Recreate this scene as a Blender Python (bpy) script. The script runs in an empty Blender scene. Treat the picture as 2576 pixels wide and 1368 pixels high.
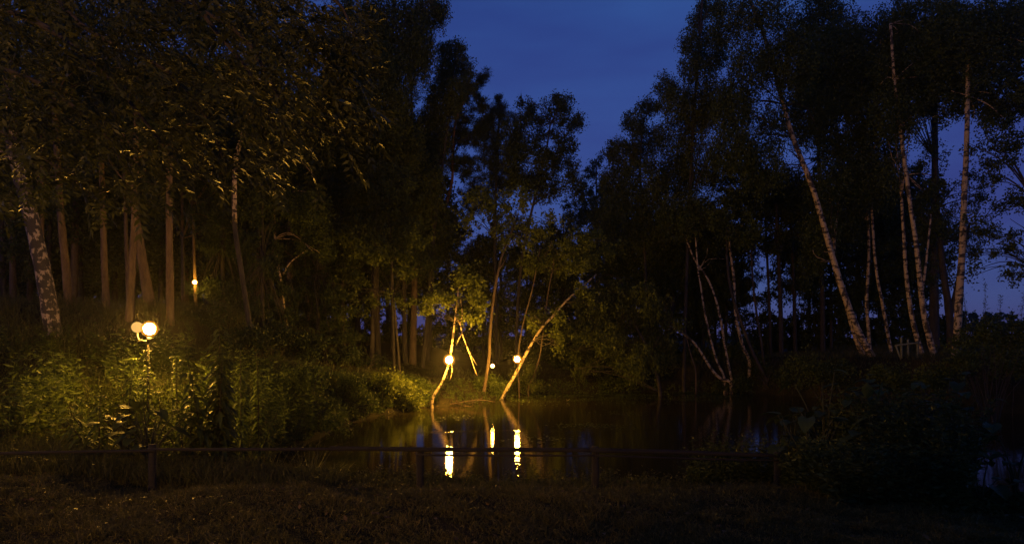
import bpy, math, random
import numpy as np
from mathutils import Vector

SC = bpy.context.scene
COL = SC.collection
rng = np.random.default_rng(7)
random.seed(7)

# ------------------------------------------------------------------ camera
F = 1717.0            # focal length in pixels of a 2576 wide view
EYE = 1.7
HOR = 840.0           # horizon row in that view
cam_d = bpy.data.cameras.new('camera')
cam = bpy.data.objects.new('camera', cam_d)
COL.objects.link(cam)
cam.location = (0, 0, EYE)
cam.rotation_euler = (math.radians(90), 0, 0)
cam_d.sensor_width = 36.0
cam_d.lens = 36.0 * F / 2576.0
cam_d.shift_y = (HOR - 684.0) / 2576.0
cam_d.clip_end = 2000
SC.camera = cam

# ------------------------------------------------------------------ sky, exposure
world = bpy.data.worlds.new('World')
SC.world = world
world.use_nodes = True
wt = world.node_tree
bg = wt.nodes['Background']
sky = wt.nodes.new('ShaderNodeTexSky')
sky.sky_type = 'NISHITA'
sky.sun_disc = False
sky.sun_elevation = math.radians(2.5)
sky.sun_rotation = math.radians(180)
sky.ozone_density = 8.0
sky.air_density = 1.0
sky.dust_density = 0.3
# thin high cloud drifting over the dusk sky
tc = wt.nodes.new('ShaderNodeTexCoord')
mp = wt.nodes.new('ShaderNodeMapping'); mp.inputs['Scale'].default_value = (1.0, 1.0, 4.0)
nz = wt.nodes.new('ShaderNodeTexNoise'); nz.inputs['Scale'].default_value = 2.2; nz.inputs['Detail'].default_value = 4
cr = wt.nodes.new('ShaderNodeValToRGB')
cr.color_ramp.elements[0].position = 0.35; cr.color_ramp.elements[0].color = (0.86, 0.76, 0.90, 1)
cr.color_ramp.elements[1].position = 0.70; cr.color_ramp.elements[1].color = (1.16, 1.34, 1.24, 1)
mx = wt.nodes.new('ShaderNodeMix'); mx.data_type = 'RGBA'; mx.blend_type = 'MULTIPLY'; mx.inputs[0].default_value = 1.0
wt.links.new(tc.outputs['Generated'], mp.inputs['Vector'])
wt.links.new(mp.outputs['Vector'], nz.inputs['Vector'])
wt.links.new(nz.outputs['Fac'], cr.inputs['Fac'])
# the sky's own blue, mixed with the violet grey of dusk cloud near the horizon
sep = wt.nodes.new('ShaderNodeSeparateXYZ'); wt.links.new(tc.outputs['Generated'], sep.inputs[0])
gr = wt.nodes.new('ShaderNodeValToRGB')
gr.color_ramp.elements[0].position = 0.0; gr.color_ramp.elements[0].color = (.25, .26, .88, 1)
gr.color_ramp.elements[1].position = 0.42; gr.color_ramp.elements[1].color = (.14, .29, 1.0, 1)
ze = gr.color_ramp.elements.new(0.75); ze.color = (.02, .055, .15, 1)
wt.links.new(sep.outputs['Z'], gr.inputs['Fac'])
sc_ = wt.nodes.new('ShaderNodeVectorMath'); sc_.operation = 'SCALE'; sc_.inputs['Scale'].default_value = 1.75
wt.links.new(gr.outputs['Color'], sc_.inputs[0])
ms = wt.nodes.new('ShaderNodeMix'); ms.data_type = 'RGBA'; ms.inputs[0].default_value = 0.75
wt.links.new(sky.outputs['Color'], ms.inputs['A']); wt.links.new(sc_.outputs[0], ms.inputs['B'])
wt.links.new(ms.outputs['Result'], mx.inputs['A'])
wt.links.new(cr.outputs['Color'], mx.inputs['B'])
wt.links.new(mx.outputs['Result'], bg.inputs['Color'])
bg.inputs['Strength'].default_value = 0.15

SC.view_settings.view_transform = 'Standard'
SC.view_settings.look = 'None'
SC.view_settings.exposure = 0.0
SC.view_settings.gamma = 1.0
SC.cycles.use_denoising = True
SC.cycles.max_bounces = 5
SC.cycles.diffuse_bounces = 2
SC.cycles.glossy_bounces = 3
SC.cycles.transmission_bounces = 2
SC.cycles.transparent_max_bounces = 6
SC.cycles.caustics_reflective = False
SC.cycles.sample_clamp_indirect = 2.0

LAMP_COL = (1.0, 0.50, 0.06)

# ------------------------------------------------------------------ helpers
def P(px, py, D):
    return np.array([(px - 1288.0) / F * D, D, EYE - (py - HOR) / F * D])

def mesh_np(name, V, Q=None, T=None, smooth=False):
    me = bpy.data.meshes.new(name)
    V = np.asarray(V, dtype=np.float32)
    nq = 0 if Q is None else len(Q); nt = 0 if T is None else len(T)
    me.vertices.add(len(V)); me.vertices.foreach_set('co', V.ravel())
    loops = []; starts = []; k = 0
    if nq:
        loops.append(np.asarray(Q, dtype=np.int32).ravel()); starts.append(np.arange(nq) * 4); k = nq * 4
    if nt:
        loops.append(np.asarray(T, dtype=np.int32).ravel()); starts.append(k + np.arange(nt) * 3)
    L = np.concatenate(loops); S = np.concatenate(starts).astype(np.int32)
    me.loops.add(len(L)); me.loops.foreach_set('vertex_index', L)
    me.polygons.add(nq + nt); me.polygons.foreach_set('loop_start', S)
    if smooth:
        me.polygons.foreach_set('use_smooth', np.ones(nq + nt, dtype=bool))
    me.update(calc_edges=True); me.validate()
    return me

class MB:
    """collects tubes, boxes, leaves into one mesh"""
    def __init__(s): s.V = []; s.Q = []; s.T = []; s.n = 0
    def add(s, V, Q=None, T=None):
        V = np.asarray(V, float)
        if len(V) == 0: return
        s.V.append(V)
        if Q is not None and len(Q): s.Q.append(np.asarray(Q) + s.n)
        if T is not None and len(T): s.T.append(np.asarray(T) + s.n)
        s.n += len(V)
    def build(s, name, mat, parent=None, base=(0, 0, 0), smooth=False):
        V = np.concatenate(s.V) - np.asarray(base, float)
        me = mesh_np(name, V, np.concatenate(s.Q) if s.Q else None, np.concatenate(s.T) if s.T else None, smooth)
        me.materials.append(mat)
        o = bpy.data.objects.new(name, me); COL.objects.link(o)
        if parent is not None: o.parent = parent
        return o

def tag(o, label=None, cat=None, group=None, kind=None):
    if label: o['label'] = label
    if cat: o['category'] = cat
    if group: o['group'] = group
    if kind: o['kind'] = kind
    return o

def empty(name, base, label, cat, group=None):
    o = bpy.data.objects.new(name, None); COL.objects.link(o)
    o.location = tuple(float(v) for v in base); o.empty_display_size = 0.2
    return tag(o, label, cat, group)

def smooth_path(pts, radii, step=0.35):
    pts = np.asarray(pts, float); radii = np.asarray(radii, float)
    if len(pts) < 3:
        n = max(2, int(np.linalg.norm(pts[1] - pts[0]) / step) + 1)
        t = np.linspace(0, 1, n)[:, None]
        return pts[0] * (1 - t) + pts[1] * t, (radii[0] * (1 - t) + radii[1] * t)[:, 0]
    P0 = np.vstack([2 * pts[0] - pts[1], pts, 2 * pts[-1] - pts[-2]])
    out = []; ro = []
    for i in range(len(pts) - 1):
        a, b, c, d = P0[i:i + 4]
        n = max(2, int(np.linalg.norm(c - b) / step) + 1)
        for t in np.linspace(0, 1, n, endpoint=False):
            out.append(0.5 * ((2 * b) + (-a + c) * t + (2 * a - 5 * b + 4 * c - d) * t * t + (-a + 3 * b - 3 * c + d) * t ** 3))
            ro.append(radii[i] * (1 - t) + radii[i + 1] * t)
    out.append(pts[-1]); ro.append(radii[-1])
    return np.array(out), np.array(ro)

def tube(mb, pts, radii, sides=8, step=0.35, rough=0.06, resample=True):
    if resample: pts, radii = smooth_path(pts, radii, step)
    pts = np.asarray(pts, float); radii = np.asarray(radii, float)
    n = len(pts)
    d = np.gradient(pts, axis=0); d /= (np.linalg.norm(d, axis=1)[:, None] + 1e-9)
    ref = np.array([0.0, 1.0, 0.0]) if abs(d[0][1]) < 0.8 else np.array([1.0, 0, 0])
    u = np.cross(d, ref); u /= (np.linalg.norm(u, axis=1)[:, None] + 1e-9)
    w = np.cross(d, u)
    a = np.linspace(0, 2 * np.pi, sides, endpoint=False)
    rr = radii[:, None] * (1 + rough * rng.standard_normal((n, sides)))
    V = pts[:, None, :] + rr[:, :, None] * (np.cos(a)[None, :, None] * u[:, None, :] + np.sin(a)[None, :, None] * w[:, None, :])
    V = V.reshape(-1, 3)
    i = np.arange(n - 1)[:, None] * sides; j = np.arange(sides)[None, :]; j2 = (j + 1) % sides
    Q = np.stack([i + j, i + j2, i + sides + j2, i + sides + j], -1).reshape(-1, 4)
    T = []
    c0 = len(V); V = np.vstack([V, pts[0], pts[-1]])
    for k in range(sides):
        T.append((c0, (k + 1) % sides, k)); T.append((c0 + 1, (n - 1) * sides + k, (n - 1) * sides + (k + 1) % sides))
    mb.add(V, Q, T)

def leaves(mb, pos, dirs, L, W, fold=0.15, up=None):
    """one bent rhomb leaf per position"""
    n = len(pos)
    if n == 0: return
    dirs = dirs / (np.linalg.norm(dirs, axis=1)[:, None] + 1e-9)
    r = rng.standard_normal((n, 3)) if up is None else up
    s = np.cross(dirs, r); s /= (np.linalg.norm(s, axis=1)[:, None] + 1e-9)
    nn = np.cross(s, dirs)
    L = np.broadcast_to(L, n)[:, None]; W = np.broadcast_to(W, n)[:, None]
    mid = pos + dirs * L * 0.42 + nn * L * fold
    V = np.stack([pos, mid + s * W * 0.5, pos + dirs * L, mid - s * W * 0.5], 1).reshape(-1, 3)
    Q = np.arange(n * 4).reshape(-1, 4)
    mb.add(V, Q)

def blades(mb, pos, dirs, L, W, bend):
    """narrow bent grass blade: quad then tip"""
    n = len(pos)
    dirs = dirs / (np.linalg.norm(dirs, axis=1)[:, None] + 1e-9)
    r = rng.standard_normal((n, 3)); r[:, 2] = 0
    s = np.cross(dirs, r); s /= (np.linalg.norm(s, axis=1)[:, None] + 1e-9)
    L = np.broadcast_to(L, n)[:, None]; W = np.broadcast_to(W, n)[:, None]; bend = np.broadcast_to(bend, n)[:, None]
    hb = rng.standard_normal((n, 3)); hb[:, 2] = 0; hb /= (np.linalg.norm(hb, axis=1)[:, None] + 1e-9)
    m = pos + dirs * L * 0.55 + hb * L * bend * 0.3
    t = pos + dirs * L * 0.9 + hb * L * bend - np.array([0, 0, 1.0]) * L * bend * 0.4
    V = np.stack([pos - s * W * .5, pos + s * W * .5, m + s * W * .42, m - s * W * .42, t], 1).reshape(-1, 3)
    b = np.arange(n)[:, None] * 5
    mb.add(V, b + np.array([[0, 1, 2, 3]]), b + np.array([[3, 2, 4]]))

# ------------------------------------------------------------------ materials
def new_mat(name):
    m = bpy.data.materials.new(name); m.use_nodes = True
    return m, m.node_tree, m.node_tree.nodes['Principled BSDF']

def ramp(nt, stops):
    c = nt.nodes.new('ShaderNodeValToRGB')
    e = c.color_ramp.elements
    e[0].position, e[0].color = stops[0][0], (*stops[0][1], 1)
    e[1].position, e[1].color = stops[-1][0], (*stops[-1][1], 1)
    for p, col in stops[1:-1]:
        x = e.new(p); x.color = (*col, 1)
    return c

LEAF = 0.8
def leaf_mat(name, c0, c1, c2, trans=0.35, rough=0.5, nscale=0.8):
    m, nt, b = new_mat(name)
    geo = nt.nodes.new('ShaderNodeNewGeometry')
    tcn = nt.nodes.new('ShaderNodeTexCoord')
    no = nt.nodes.new('ShaderNodeTexNoise'); no.inputs['Scale'].default_value = nscale; no.inputs['Detail'].default_value = 3
    nt.links.new(tcn.outputs['Object'], no.inputs['Vector'])
    ad = nt.nodes.new('ShaderNodeMath'); ad.operation = 'MULTIPLY_ADD'; ad.inputs[1].default_value = 0.55
    nt.links.new(geo.outputs['Random Per Island'], ad.inputs[0])
    sb = nt.nodes.new('ShaderNodeMath'); sb.operation = 'MULTIPLY'; sb.inputs[1].default_value = 0.5
    nt.links.new(no.outputs['Fac'], sb.inputs[0]); nt.links.new(sb.outputs[0], ad.inputs[2])
    c0, c1, c2 = [tuple(v * LEAF for v in c) for c in (c0, c1, c2)]
    r = ramp(nt, [(0.15, c0), (0.5, c1), (0.85, c2)])
    nt.links.new(ad.outputs[0], r.inputs['Fac'])
    nt.links.new(r.outputs['Color'], b.inputs['Base Color'])
    b.inputs['Roughness'].default_value = rough
    b.inputs['Specular IOR Level'].default_value = 0.22
    tr = nt.nodes.new('ShaderNodeBsdfTranslucent')
    nt.links.new(r.outputs['Color'], tr.inputs['Color'])
    mix = nt.nodes.new('ShaderNodeMixShader'); mix.inputs[0].default_value = trans
    nt.links.new(b.outputs[0], mix.inputs[1]); nt.links.new(tr.outputs[0], mix.inputs[2])
    nt.links.new(mix.outputs[0], nt.nodes['Material Output'].inputs['Surface'])
    return m

def bark_mat(name, base, dark, light, scale=(6, 6, 1.5), bump=0.6):
    m, nt, b = new_mat(name)
    tcn = nt.nodes.new('ShaderNodeTexCoord')
    mpn = nt.nodes.new('ShaderNodeMapping'); mpn.inputs['Scale'].default_value = scale
    no = nt.nodes.new('ShaderNodeTexNoise'); no.inputs['Scale'].default_value = 1.5; no.inputs['Detail'].default_value = 8; no.inputs['Roughness'].default_value = 0.7
    nt.links.new(tcn.outputs['Object'], mpn.inputs['Vector']); nt.links.new(mpn.outputs[0], no.inputs['Vector'])
    r = ramp(nt, [(0.3, dark), (0.5, base), (0.72, light)])
    nt.links.new(no.outputs['Fac'], r.inputs['Fac']); nt.links.new(r.outputs['Color'], b.inputs['Base Color'])
    b.inputs['Roughness'].default_value = 0.9
    bp = nt.nodes.new('ShaderNodeBump'); bp.inputs['Strength'].default_value = bump; bp.inputs['Distance'].default_value = 0.03
    nt.links.new(no.outputs['Fac'], bp.inputs['Height']); nt.links.new(bp.outputs[0], b.inputs['Normal'])
    return m

def birch_mat(name, white, dark, ring=9.0, patch=2.5, pth=0.6):
    m, nt, b = new_mat(name)
    tcn = nt.nodes.new('ShaderNodeTexCoord')
    mp1 = nt.nodes.new('ShaderNodeMapping'); mp1.inputs['Scale'].default_value = (2.2, 2.2, ring)
    n1 = nt.nodes.new('ShaderNodeTexNoise'); n1.inputs['Scale'].default_value = 1.0; n1.inputs['Detail'].default_value = 5; n1.inputs['Roughness'].default_value = 0.65
    nt.links.new(tcn.outputs['Object'], mp1.inputs['Vector']); nt.links.new(mp1.outputs[0], n1.inputs['Vector'])
    r1 = ramp(nt, [(0.53, (1, 1, 1)), (0.565, (0, 0, 0))])
    nt.links.new(n1.outputs['Fac'], r1.inputs['Fac'])
    mp2 = nt.nodes.new('ShaderNodeMapping'); mp2.inputs['Scale'].default_value = (patch, patch, patch * 0.55)
    n2 = nt.nodes.new('ShaderNodeTexNoise'); n2.inputs['Scale'].default_value = 1.6; n2.inputs['Detail'].default_value = 6; n2.inputs['Roughness'].default_value = 0.6
    nt.links.new(tcn.outputs['Object'], mp2.inputs['Vector']); nt.links.new(mp2.outputs[0], n2.inputs['Vector'])
    r2 = ramp(nt, [(pth - 0.03, (1, 1, 1)), (pth + 0.03, (0, 0, 0))])
    nt.links.new(n2.outputs['Fac'], r2.inputs['Fac'])
    mul = nt.nodes.new('ShaderNodeMath'); mul.operation = 'MULTIPLY'
    nt.links.new(r1.outputs['Color'], mul.inputs[0]); nt.links.new(r2.outputs['Color'], mul.inputs[1])
    mixc = nt.nodes.new('ShaderNodeMix'); mixc.data_type = 'RGBA'
    mixc.inputs['A'].default_value = (*dark, 1)
    r3 = ramp(nt, [(0.3, tuple(c * 0.7 for c in white)), (0.7, white)])
    nt.links.new(n2.outputs['Fac'], r3.inputs['Fac']); nt.links.new(r3.outputs['Color'], mixc.inputs['B'])
    nt.links.new(mul.outputs[0], mixc.inputs['Factor']); nt.links.new(mixc.outputs['Result'], b.inputs['Base Color'])
    b.inputs['Roughness'].default_value = 0.75
    bp = nt.nodes.new('ShaderNodeBump'); bp.inputs['Strength'].default_value = 0.5; bp.inputs['Distance'].default_value = 0.02
    nt.links.new(mul.outputs[0], bp.inputs['Height']); nt.links.new(bp.outputs[0], b.inputs['Normal'])
    return m

def plain_mat(name, col, rough=0.6, metal=0.0):
    m, nt, b = new_mat(name)
    tcn = nt.nodes.new('ShaderNodeTexCoord')
    no = nt.nodes.new('ShaderNodeTexNoise'); no.inputs['Scale'].default_value = 30; no.inputs['Detail'].default_value = 4
    nt.links.new(tcn.outputs['Object'], no.inputs['Vector'])
    r = ramp(nt, [(0.3, tuple(c * 0.7 for c in col)), (0.7, tuple(min(1, c * 1.2) for c in col))])
    nt.links.new(no.outputs['Fac'], r.inputs['Fac']); nt.links.new(r.outputs['Color'], b.inputs['Base Color'])
    b.inputs['Roughness'].default_value = rough; b.inputs['Metallic'].default_value = metal
    return m

def glow_mat(name, strength, col=LAMP_COL):
    m, nt, b = new_mat(name)
    e = nt.nodes.new('ShaderNodeEmission'); e.inputs['Color'].default_value = (*col, 1); e.inputs['Strength'].default_value = strength
    nt.links.new(e.outputs[0], nt.nodes['Material Output'].inputs['Surface'])
    return m

M = {}
M['leaf'] = leaf_mat('leaf_green', (.040, .060, .014), (.075, .105, .022), (.13, .16, .035))
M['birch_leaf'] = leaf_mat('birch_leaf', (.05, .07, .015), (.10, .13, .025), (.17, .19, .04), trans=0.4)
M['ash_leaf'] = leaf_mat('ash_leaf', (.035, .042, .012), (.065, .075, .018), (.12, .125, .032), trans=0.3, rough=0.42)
M['lit_leaf'] = leaf_mat('lit_birch_leaf', (.13, .16, .025), (.20, .24, .04), (.27, .31, .06), trans=0.45)  # birch leaf brightened, lamp light put into its colour
M['needle'] = leaf_mat('pine_needle', (.02, .035, .012), (.04, .06, .02), (.06, .085, .03), trans=0.1)
M['herb'] = leaf_mat('herb_green', (.05, .08, .018), (.10, .14, .03), (.17, .22, .05), trans=0.34, rough=.6)
M['big_leaf'] = leaf_mat('broad_leaf', (.035, .055, .015), (.06, .085, .02), (.10, .13, .035), trans=0.25)
M['grass'] = leaf_mat('lawn_grass', (.065, .07, .018), (.125, .12, .033), (.24, .19, .065), trans=0.25, nscale=1.6)
M['weed'] = leaf_mat('rough_grass', (.045, .055, .018), (.075, .085, .027), (.13, .12, .05), trans=0.3)
M['bark'] = bark_mat('pine_bark', (.105, .07, .04), (.035, .025, .017), (.18, .125, .07))
M['lit_bark'] = bark_mat('lit_pine_bark', (.13, .085, .04), (.045, .03, .018), (.21, .14, .07))  # pine bark lightened, lamp light painted into the stems
M['dark_bark'] = bark_mat('dark_tree_bark', (.04, .032, .023), (.015, .012, .01), (.07, .057, .04))  # dark bark, also puts shade into unlit pines and stem feet
M['red_bark'] = bark_mat('red_pine_bark', (.20, .085, .035), (.08, .04, .02), (.28, .14, .06))
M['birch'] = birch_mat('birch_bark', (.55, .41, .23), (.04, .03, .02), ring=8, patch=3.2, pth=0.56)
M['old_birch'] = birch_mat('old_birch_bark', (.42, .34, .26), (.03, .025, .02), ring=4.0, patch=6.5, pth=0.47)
M['twig'] = bark_mat('twig_bark', (.045, .036, .025), (.02, .017, .012), (.075, .06, .045))
M['stalk'] = bark_mat('green_stalk', (.04, .045, .015), (.02, .022, .01), (.07, .075, .025))
M['wood'] = bark_mat('weathered_wood', (.018, .015, .012), (.01, .008, .006), (.03, .026, .02), scale=(2, 14, 14))
M['pale_wood'] = bark_mat('pale_wood', (.17, .17, .09), (.1, .1, .05), (.24, .23, .13), scale=(3, 10, 10))
M['metal'] = plain_mat('dark_metal', (.04, .04, .042), 0.45, 0.6)

# ------------------------------------------------------------------ terrain
WATER = -0.8
pond = np.array([(-0.5, 26.1), (0.9, 28.6), (5.4, 29.6), (9.7, 29.4), (11.9, 26.5), (15.5, 22.0), (19.0, 18.0), (19.0, 12.5),
                 (11.0, 9.4), (7.4, 9.6), (5.6, 10.2), (3.6, 10.4), (0.0, 10.9), (-3.0, 11.1), (-5.0, 11.3), (-6.2, 11.4), (-6.3, 12.2),
                 (-5.0, 12.8), (-4.7, 15.6), (-4.7, 18.0), (-4.2, 20.8), (-3.2, 23.0), (-2.2, 23.8), (-1.3, 24.8)])
ctrl = np.array([
    (-8, 0, 0), (0, 0, 0), (8, 0, 0), (-8, 4, 0.05), (-3, 5, 0), (3, 5, 0), (9, 5, -.02), (-6, 7, 0), (0, 7.3, -.02), (3, 7.3, -.03), (-3, 7.3, -.02), (6, 7.3, -.05), (12, 7, -.1),
    (-8, 9, -.15), (-4, 8.8, -.3), (0, 8.7, -.28), (4, 8.7, -.28), (-3, 9.4, -.45), (0, 9.6, -.5), (3, 9.4, -.45), (7, 8.8, -.62), (9, 8.6, -.62), (6, 7.9, -.35), (8, 7.6, -.35), (12, 8.4, -.5), (-14, 8, .3), (-20, 8, .6),
    (-9.5, 12, .0), (-12, 12, .5), (-9, 14.8, .3), (-7, 15.6, .1), (-6, 17, .1), (-8, 17.5, .9), (-10.8, 16, 1.35), (-13, 15.5, 1.5), (-13, 17.5, 2.3), (-14, 19, 2.58), (-10, 19, 2.35), (-18, 19, 2.6),
    (-9, 21, 2.2), (-12, 24, 2.55), (-18, 28, 2.8), (-7, 20, .6), (-8.5, 26, 2.0), (-9, 29, 2.25), (-6, 22, .1), (-5, 25, .1), (-6.5, 28, .5), (-3, 26, -.1), (-3, 29, .0), (0, 29.5, -.3), (0, 34, .2),
    (-8, 36, 1.2), (-20, 45, 3), (5, 33, .1), (10, 32, .4), (12.5, 29, .7), (15, 27, .8), (18, 25, .85), (22, 22, .9), (18, 32, .95), (25, 30, .9), (10, 40, .6), (30, 50, .7),
    (0, 60, .6), (60, 80, 0.2), (-60, 80, 4), (60, 10, 0), (-60, 10, 3), (0, 180, 1), (100, 180, .3), (-100, 180, 5), (0, -20, 0), (-40, -20, 1), (40, -20, 0), (22, 10, 0), (24, 15, .2)], float)

def sdist(x, y):
    x = np.asarray(x, float); y = np.asarray(y, float)
    A = pond; B = np.roll(pond, -1, 0)
    d = np.full(x.shape, 1e9); ins = np.zeros(x.shape, bool)
    for (ax, ay), (bx, by) in zip(A, B):
        ex, ey = bx - ax, by - ay
        t = np.clip(((x - ax) * ex + (y - ay) * ey) / (ex * ex + ey * ey), 0, 1)
        d = np.minimum(d, np.hypot(x - ax - t * ex, y - ay - t * ey))
        c = ((ay > y) != (by > y)) & (x < (bx - ax) * (y - ay) / (by - ay + 1e-12) + ax)
        ins ^= c
    return np.where(ins, -d, d)

def wob(x, y):
    return (np.sin(x * 1.7 + 1.3 * np.sin(y * 1.1)) + np.sin(y * 2.3 + 1.7 * np.sin(x * 0.9)) + np.sin(x * 4.1 + y * 3.3)) / 3.0

def hgt(x, y):
    x = np.asarray(x, float); y = np.asarray(y, float)
    num = np.zeros(x.shape); den = np.zeros(x.shape)
    for cx, cy, cz in ctrl:
        w = 1.0 / (((x - cx) ** 2 + (y - cy) ** 2 + 0.5) ** 2)
        num += w * cz; den += w
    h = num / den
    d = sdist(x, y) + 0.12 * wob(x * 1.5, y * 1.5)
    t = np.clip(d / 1.4, 0, 1); t = t * t * (3 - 2 * t)
    out = WATER + 0.02 + (h - WATER) * (0.12 + 0.88 * t) * np.clip(d / 0.15, 0, 1)
    inn = WATER - np.clip(-d * 0.5, 0, 0.9)
    z = np.where(d > 0, out, inn)
    near = np.exp(-((y - 5) / 40.0) ** 2)
    return z + 0.025 * wob(x * 2, y * 2) * (d > 0.3) + 0.01 * near * wob(x * 5, y * 5 + 3) * (d > 0.3)

def H1(x, y): return float(hgt(np.array([x]), np.array([y]))[0])

xs = np.unique(np.concatenate([np.arange(-20, 20.01, 0.25), -20 - np.geomspace(0.5, 140, 26), 20 + np.geomspace(0.5, 140, 26)]))
ys = np.unique(np.concatenate([np.arange(0, 34.01, 0.25), -np.geomspace(0.5, 30, 12), 34 + np.geomspace(0.5, 160, 30)]))
X, Y = np.meshgrid(xs, ys)
Z = hgt(X, Y)
nx, ny = len(xs), len(ys)
i = np.arange(ny - 1)[:, None] * nx; j = np.arange(nx - 1)[None, :]
Qg = np.stack([i + j, i + j + 1, i + nx + j + 1, i + nx + j], -1).reshape(-1, 4)
gm, nt, b = new_mat('soil_and_turf')
tcn = nt.nodes.new('ShaderNodeTexCoord')
n1 = nt.nodes.new('ShaderNodeTexNoise'); n1.inputs['Scale'].default_value = 1.1; n1.inputs['Detail'].default_value = 8; n1.inputs['Roughness'].default_value = 0.7
nt.links.new(tcn.outputs['Object'], n1.inputs['Vector'])
r = ramp(nt, [(0.3, (.012, .011, .006)), (0.5, (.028, .024, .011)), (0.7, (.05, .04, .018))])
nt.links.new(n1.outputs['Fac'], r.inputs['Fac']); nt.links.new(r.outputs['Color'], b.inputs['Base Color'])
b.inputs['Roughness'].default_value = 0.95; b.inputs['Specular IOR Level'].default_value = 0.1
n2 = nt.nodes.new('ShaderNodeTexNoise'); n2.inputs['Scale'].default_value = 25; n2.inputs['Detail'].default_value = 5
nt.links.new(tcn.outputs['Object'], n2.inputs['Vector'])
bp = nt.nodes.new('ShaderNodeBump'); bp.inputs['Strength'].default_value = 0.8; bp.inputs['Distance'].default_value = 0.04
nt.links.new(n2.outputs['Fac'], bp.inputs['Height']); nt.links.new(bp.outputs[0], b.inputs['Normal'])
mb = MB(); mb.add(np.stack([X, Y, Z], -1).reshape(-1, 3), Qg)
g = mb.build('ground', gm, smooth=True); tag(g, kind='structure')

# ------------------------------------------------------------------ water
wm, nt, b = new_mat('pond_water')
b.inputs['Base Color'].default_value = (.022, .017, .008, 1)
b.inputs['Roughness'].default_value = 0.008
b.inputs['IOR'].default_value = 1.333
tcn = nt.nodes.new('ShaderNodeTexCoord')
mp1 = nt.nodes.new('ShaderNodeMapping'); mp1.inputs['Scale'].default_value = (.42, 3.0, 1)
w1 = nt.nodes.new('ShaderNodeTexNoise'); w1.inputs['Scale'].default_value = 2.2; w1.inputs['Detail'].default_value = 3; w1.inputs['Roughness'].default_value = 0.5
nt.links.new(tcn.outputs['Object'], mp1.inputs['Vector']); nt.links.new(mp1.outputs[0], w1.inputs['Vector'])
w2 = nt.nodes.new('ShaderNodeTexNoise'); w2.inputs['Scale'].default_value = 11; w2.inputs['Detail'].default_value = 2
nt.links.new(mp1.outputs[0], w2.inputs['Vector'])
# a slow line of disturbed water that crosses the pond
sx = nt.nodes.new('ShaderNodeSeparateXYZ'); nt.links.new(tcn.outputs['Object'], sx.inputs[0])
wv = nt.nodes.new('ShaderNodeTexNoise'); wv.inputs['Scale'].default_value = 0.5; wv.inputs['Detail'].default_value = 3
nt.links.new(tcn.outputs['Object'], wv.inputs['Vector'])
def mth(op, a, bb=None, c=None):
    n = nt.nodes.new('ShaderNodeMath'); n.operation = op
    for k, v in enumerate((a, bb, c)):
        if v is None: continue
        if isinstance(v, (int, float)): n.inputs[k].default_value = v
        else: nt.links.new(v, n.inputs[k])
    return n.outputs[0]
yy = mth('ADD', mth('MULTIPLY_ADD', wv.outputs['Fac'], 1.6, sx.outputs['Y']), mth('MULTIPLY', sx.outputs['X'], -0.10))
band = mth('SUBTRACT', 1.0, mth('MINIMUM', mth('DIVIDE', mth('ABSOLUTE', mth('SUBTRACT', yy, 18.35)), 0.28), 1.0))
inx = mth('SUBTRACT', 1.0, mth('MINIMUM', mth('POWER', mth('DIVIDE', mth('ABSOLUTE', mth('SUBTRACT', sx.outputs['X'], 0.8)), 4.5), 4.0), 1.0))
bandm = mth('MULTIPLY', band, inx)
hsum = mth('ADD', mth('MULTIPLY', w1.outputs['Fac'], 1.0), mth('MULTIPLY', w2.outputs['Fac'], mth('MULTIPLY_ADD', bandm, 2.2, 0.55)))
bp = nt.nodes.new('ShaderNodeBump'); bp.inputs['Strength'].default_value = 1.0; bp.inputs['Distance'].default_value = 0.0016
nt.links.new(hsum, bp.inputs['Height']); nt.links.new(bp.outputs[0], b.inputs['Normal'])
mb = MB()
cen = pond.mean(0)
out = []
for k in range(len(pond)):
    a0, a1, a2 = pond[k - 1], pond[k], pond[(k + 1) % len(pond)]
    t = a2 - a0; nrm = np.array([t[1], -t[0]]); nrm /= np.linalg.norm(nrm)
    pt = a1 + nrm * 0.6
    if sdist(np.array([pt[0]]), np.array([pt[1]]))[0] < 0: pt = a1 - nrm * 0.6
    out.append((pt[0], pt[1], WATER))
me = bpy.data.meshes.new('water'); me.from_pydata(out, [], [tuple(range(len(out)))]); me.update(); me.materials.append(wm)
wo = bpy.data.objects.new('water', me); COL.objects.link(wo); tag(wo, kind='structure')

# ------------------------------------------------------------------ lamps
def sphere(mb, c, r, seg=20, rings=12, sz=1.0):
    th = np.linspace(0, np.pi, rings + 1)[1:-1]; ph = np.linspace(0, 2 * np.pi, seg, endpoint=False)
    V = [(c[0] + r * math.sin(t) * math.cos(p), c[1] + r * math.sin(t) * math.sin(p), c[2] + sz * r * math.cos(t)) for t in th for p in ph]
    n = len(V); V += [(c[0], c[1], c[2] + sz * r), (c[0], c[1], c[2] - sz * r)]
    Q = [(a * seg + k, a * seg + (k + 1) % seg, (a + 1) * seg + (k + 1) % seg, (a + 1) * seg + k) for a in range(rings - 2) for k in range(seg)]
    T = [(n, (k + 1) % seg, k) for k in range(seg)] + [(n + 1, (rings - 2) * seg + k, (rings - 2) * seg + (k + 1) % seg) for k in range(seg)]
    mb.add(V, Q, T)

def lathe(mb, c, prof, seg=16):
    V = [(c[0] + r * math.cos(2 * math.pi * k / seg), c[1] + r * math.sin(2 * math.pi * k / seg), c[2] + z) for r, z in prof for k in range(seg)]
    Q = [(a * seg + k, a * seg + (k + 1) % seg, (a + 1) * seg + (k + 1) % seg, (a + 1) * seg + k) for a in range(len(prof) - 1) for k in range(seg)]
    mb.add(V, Q)

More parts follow.
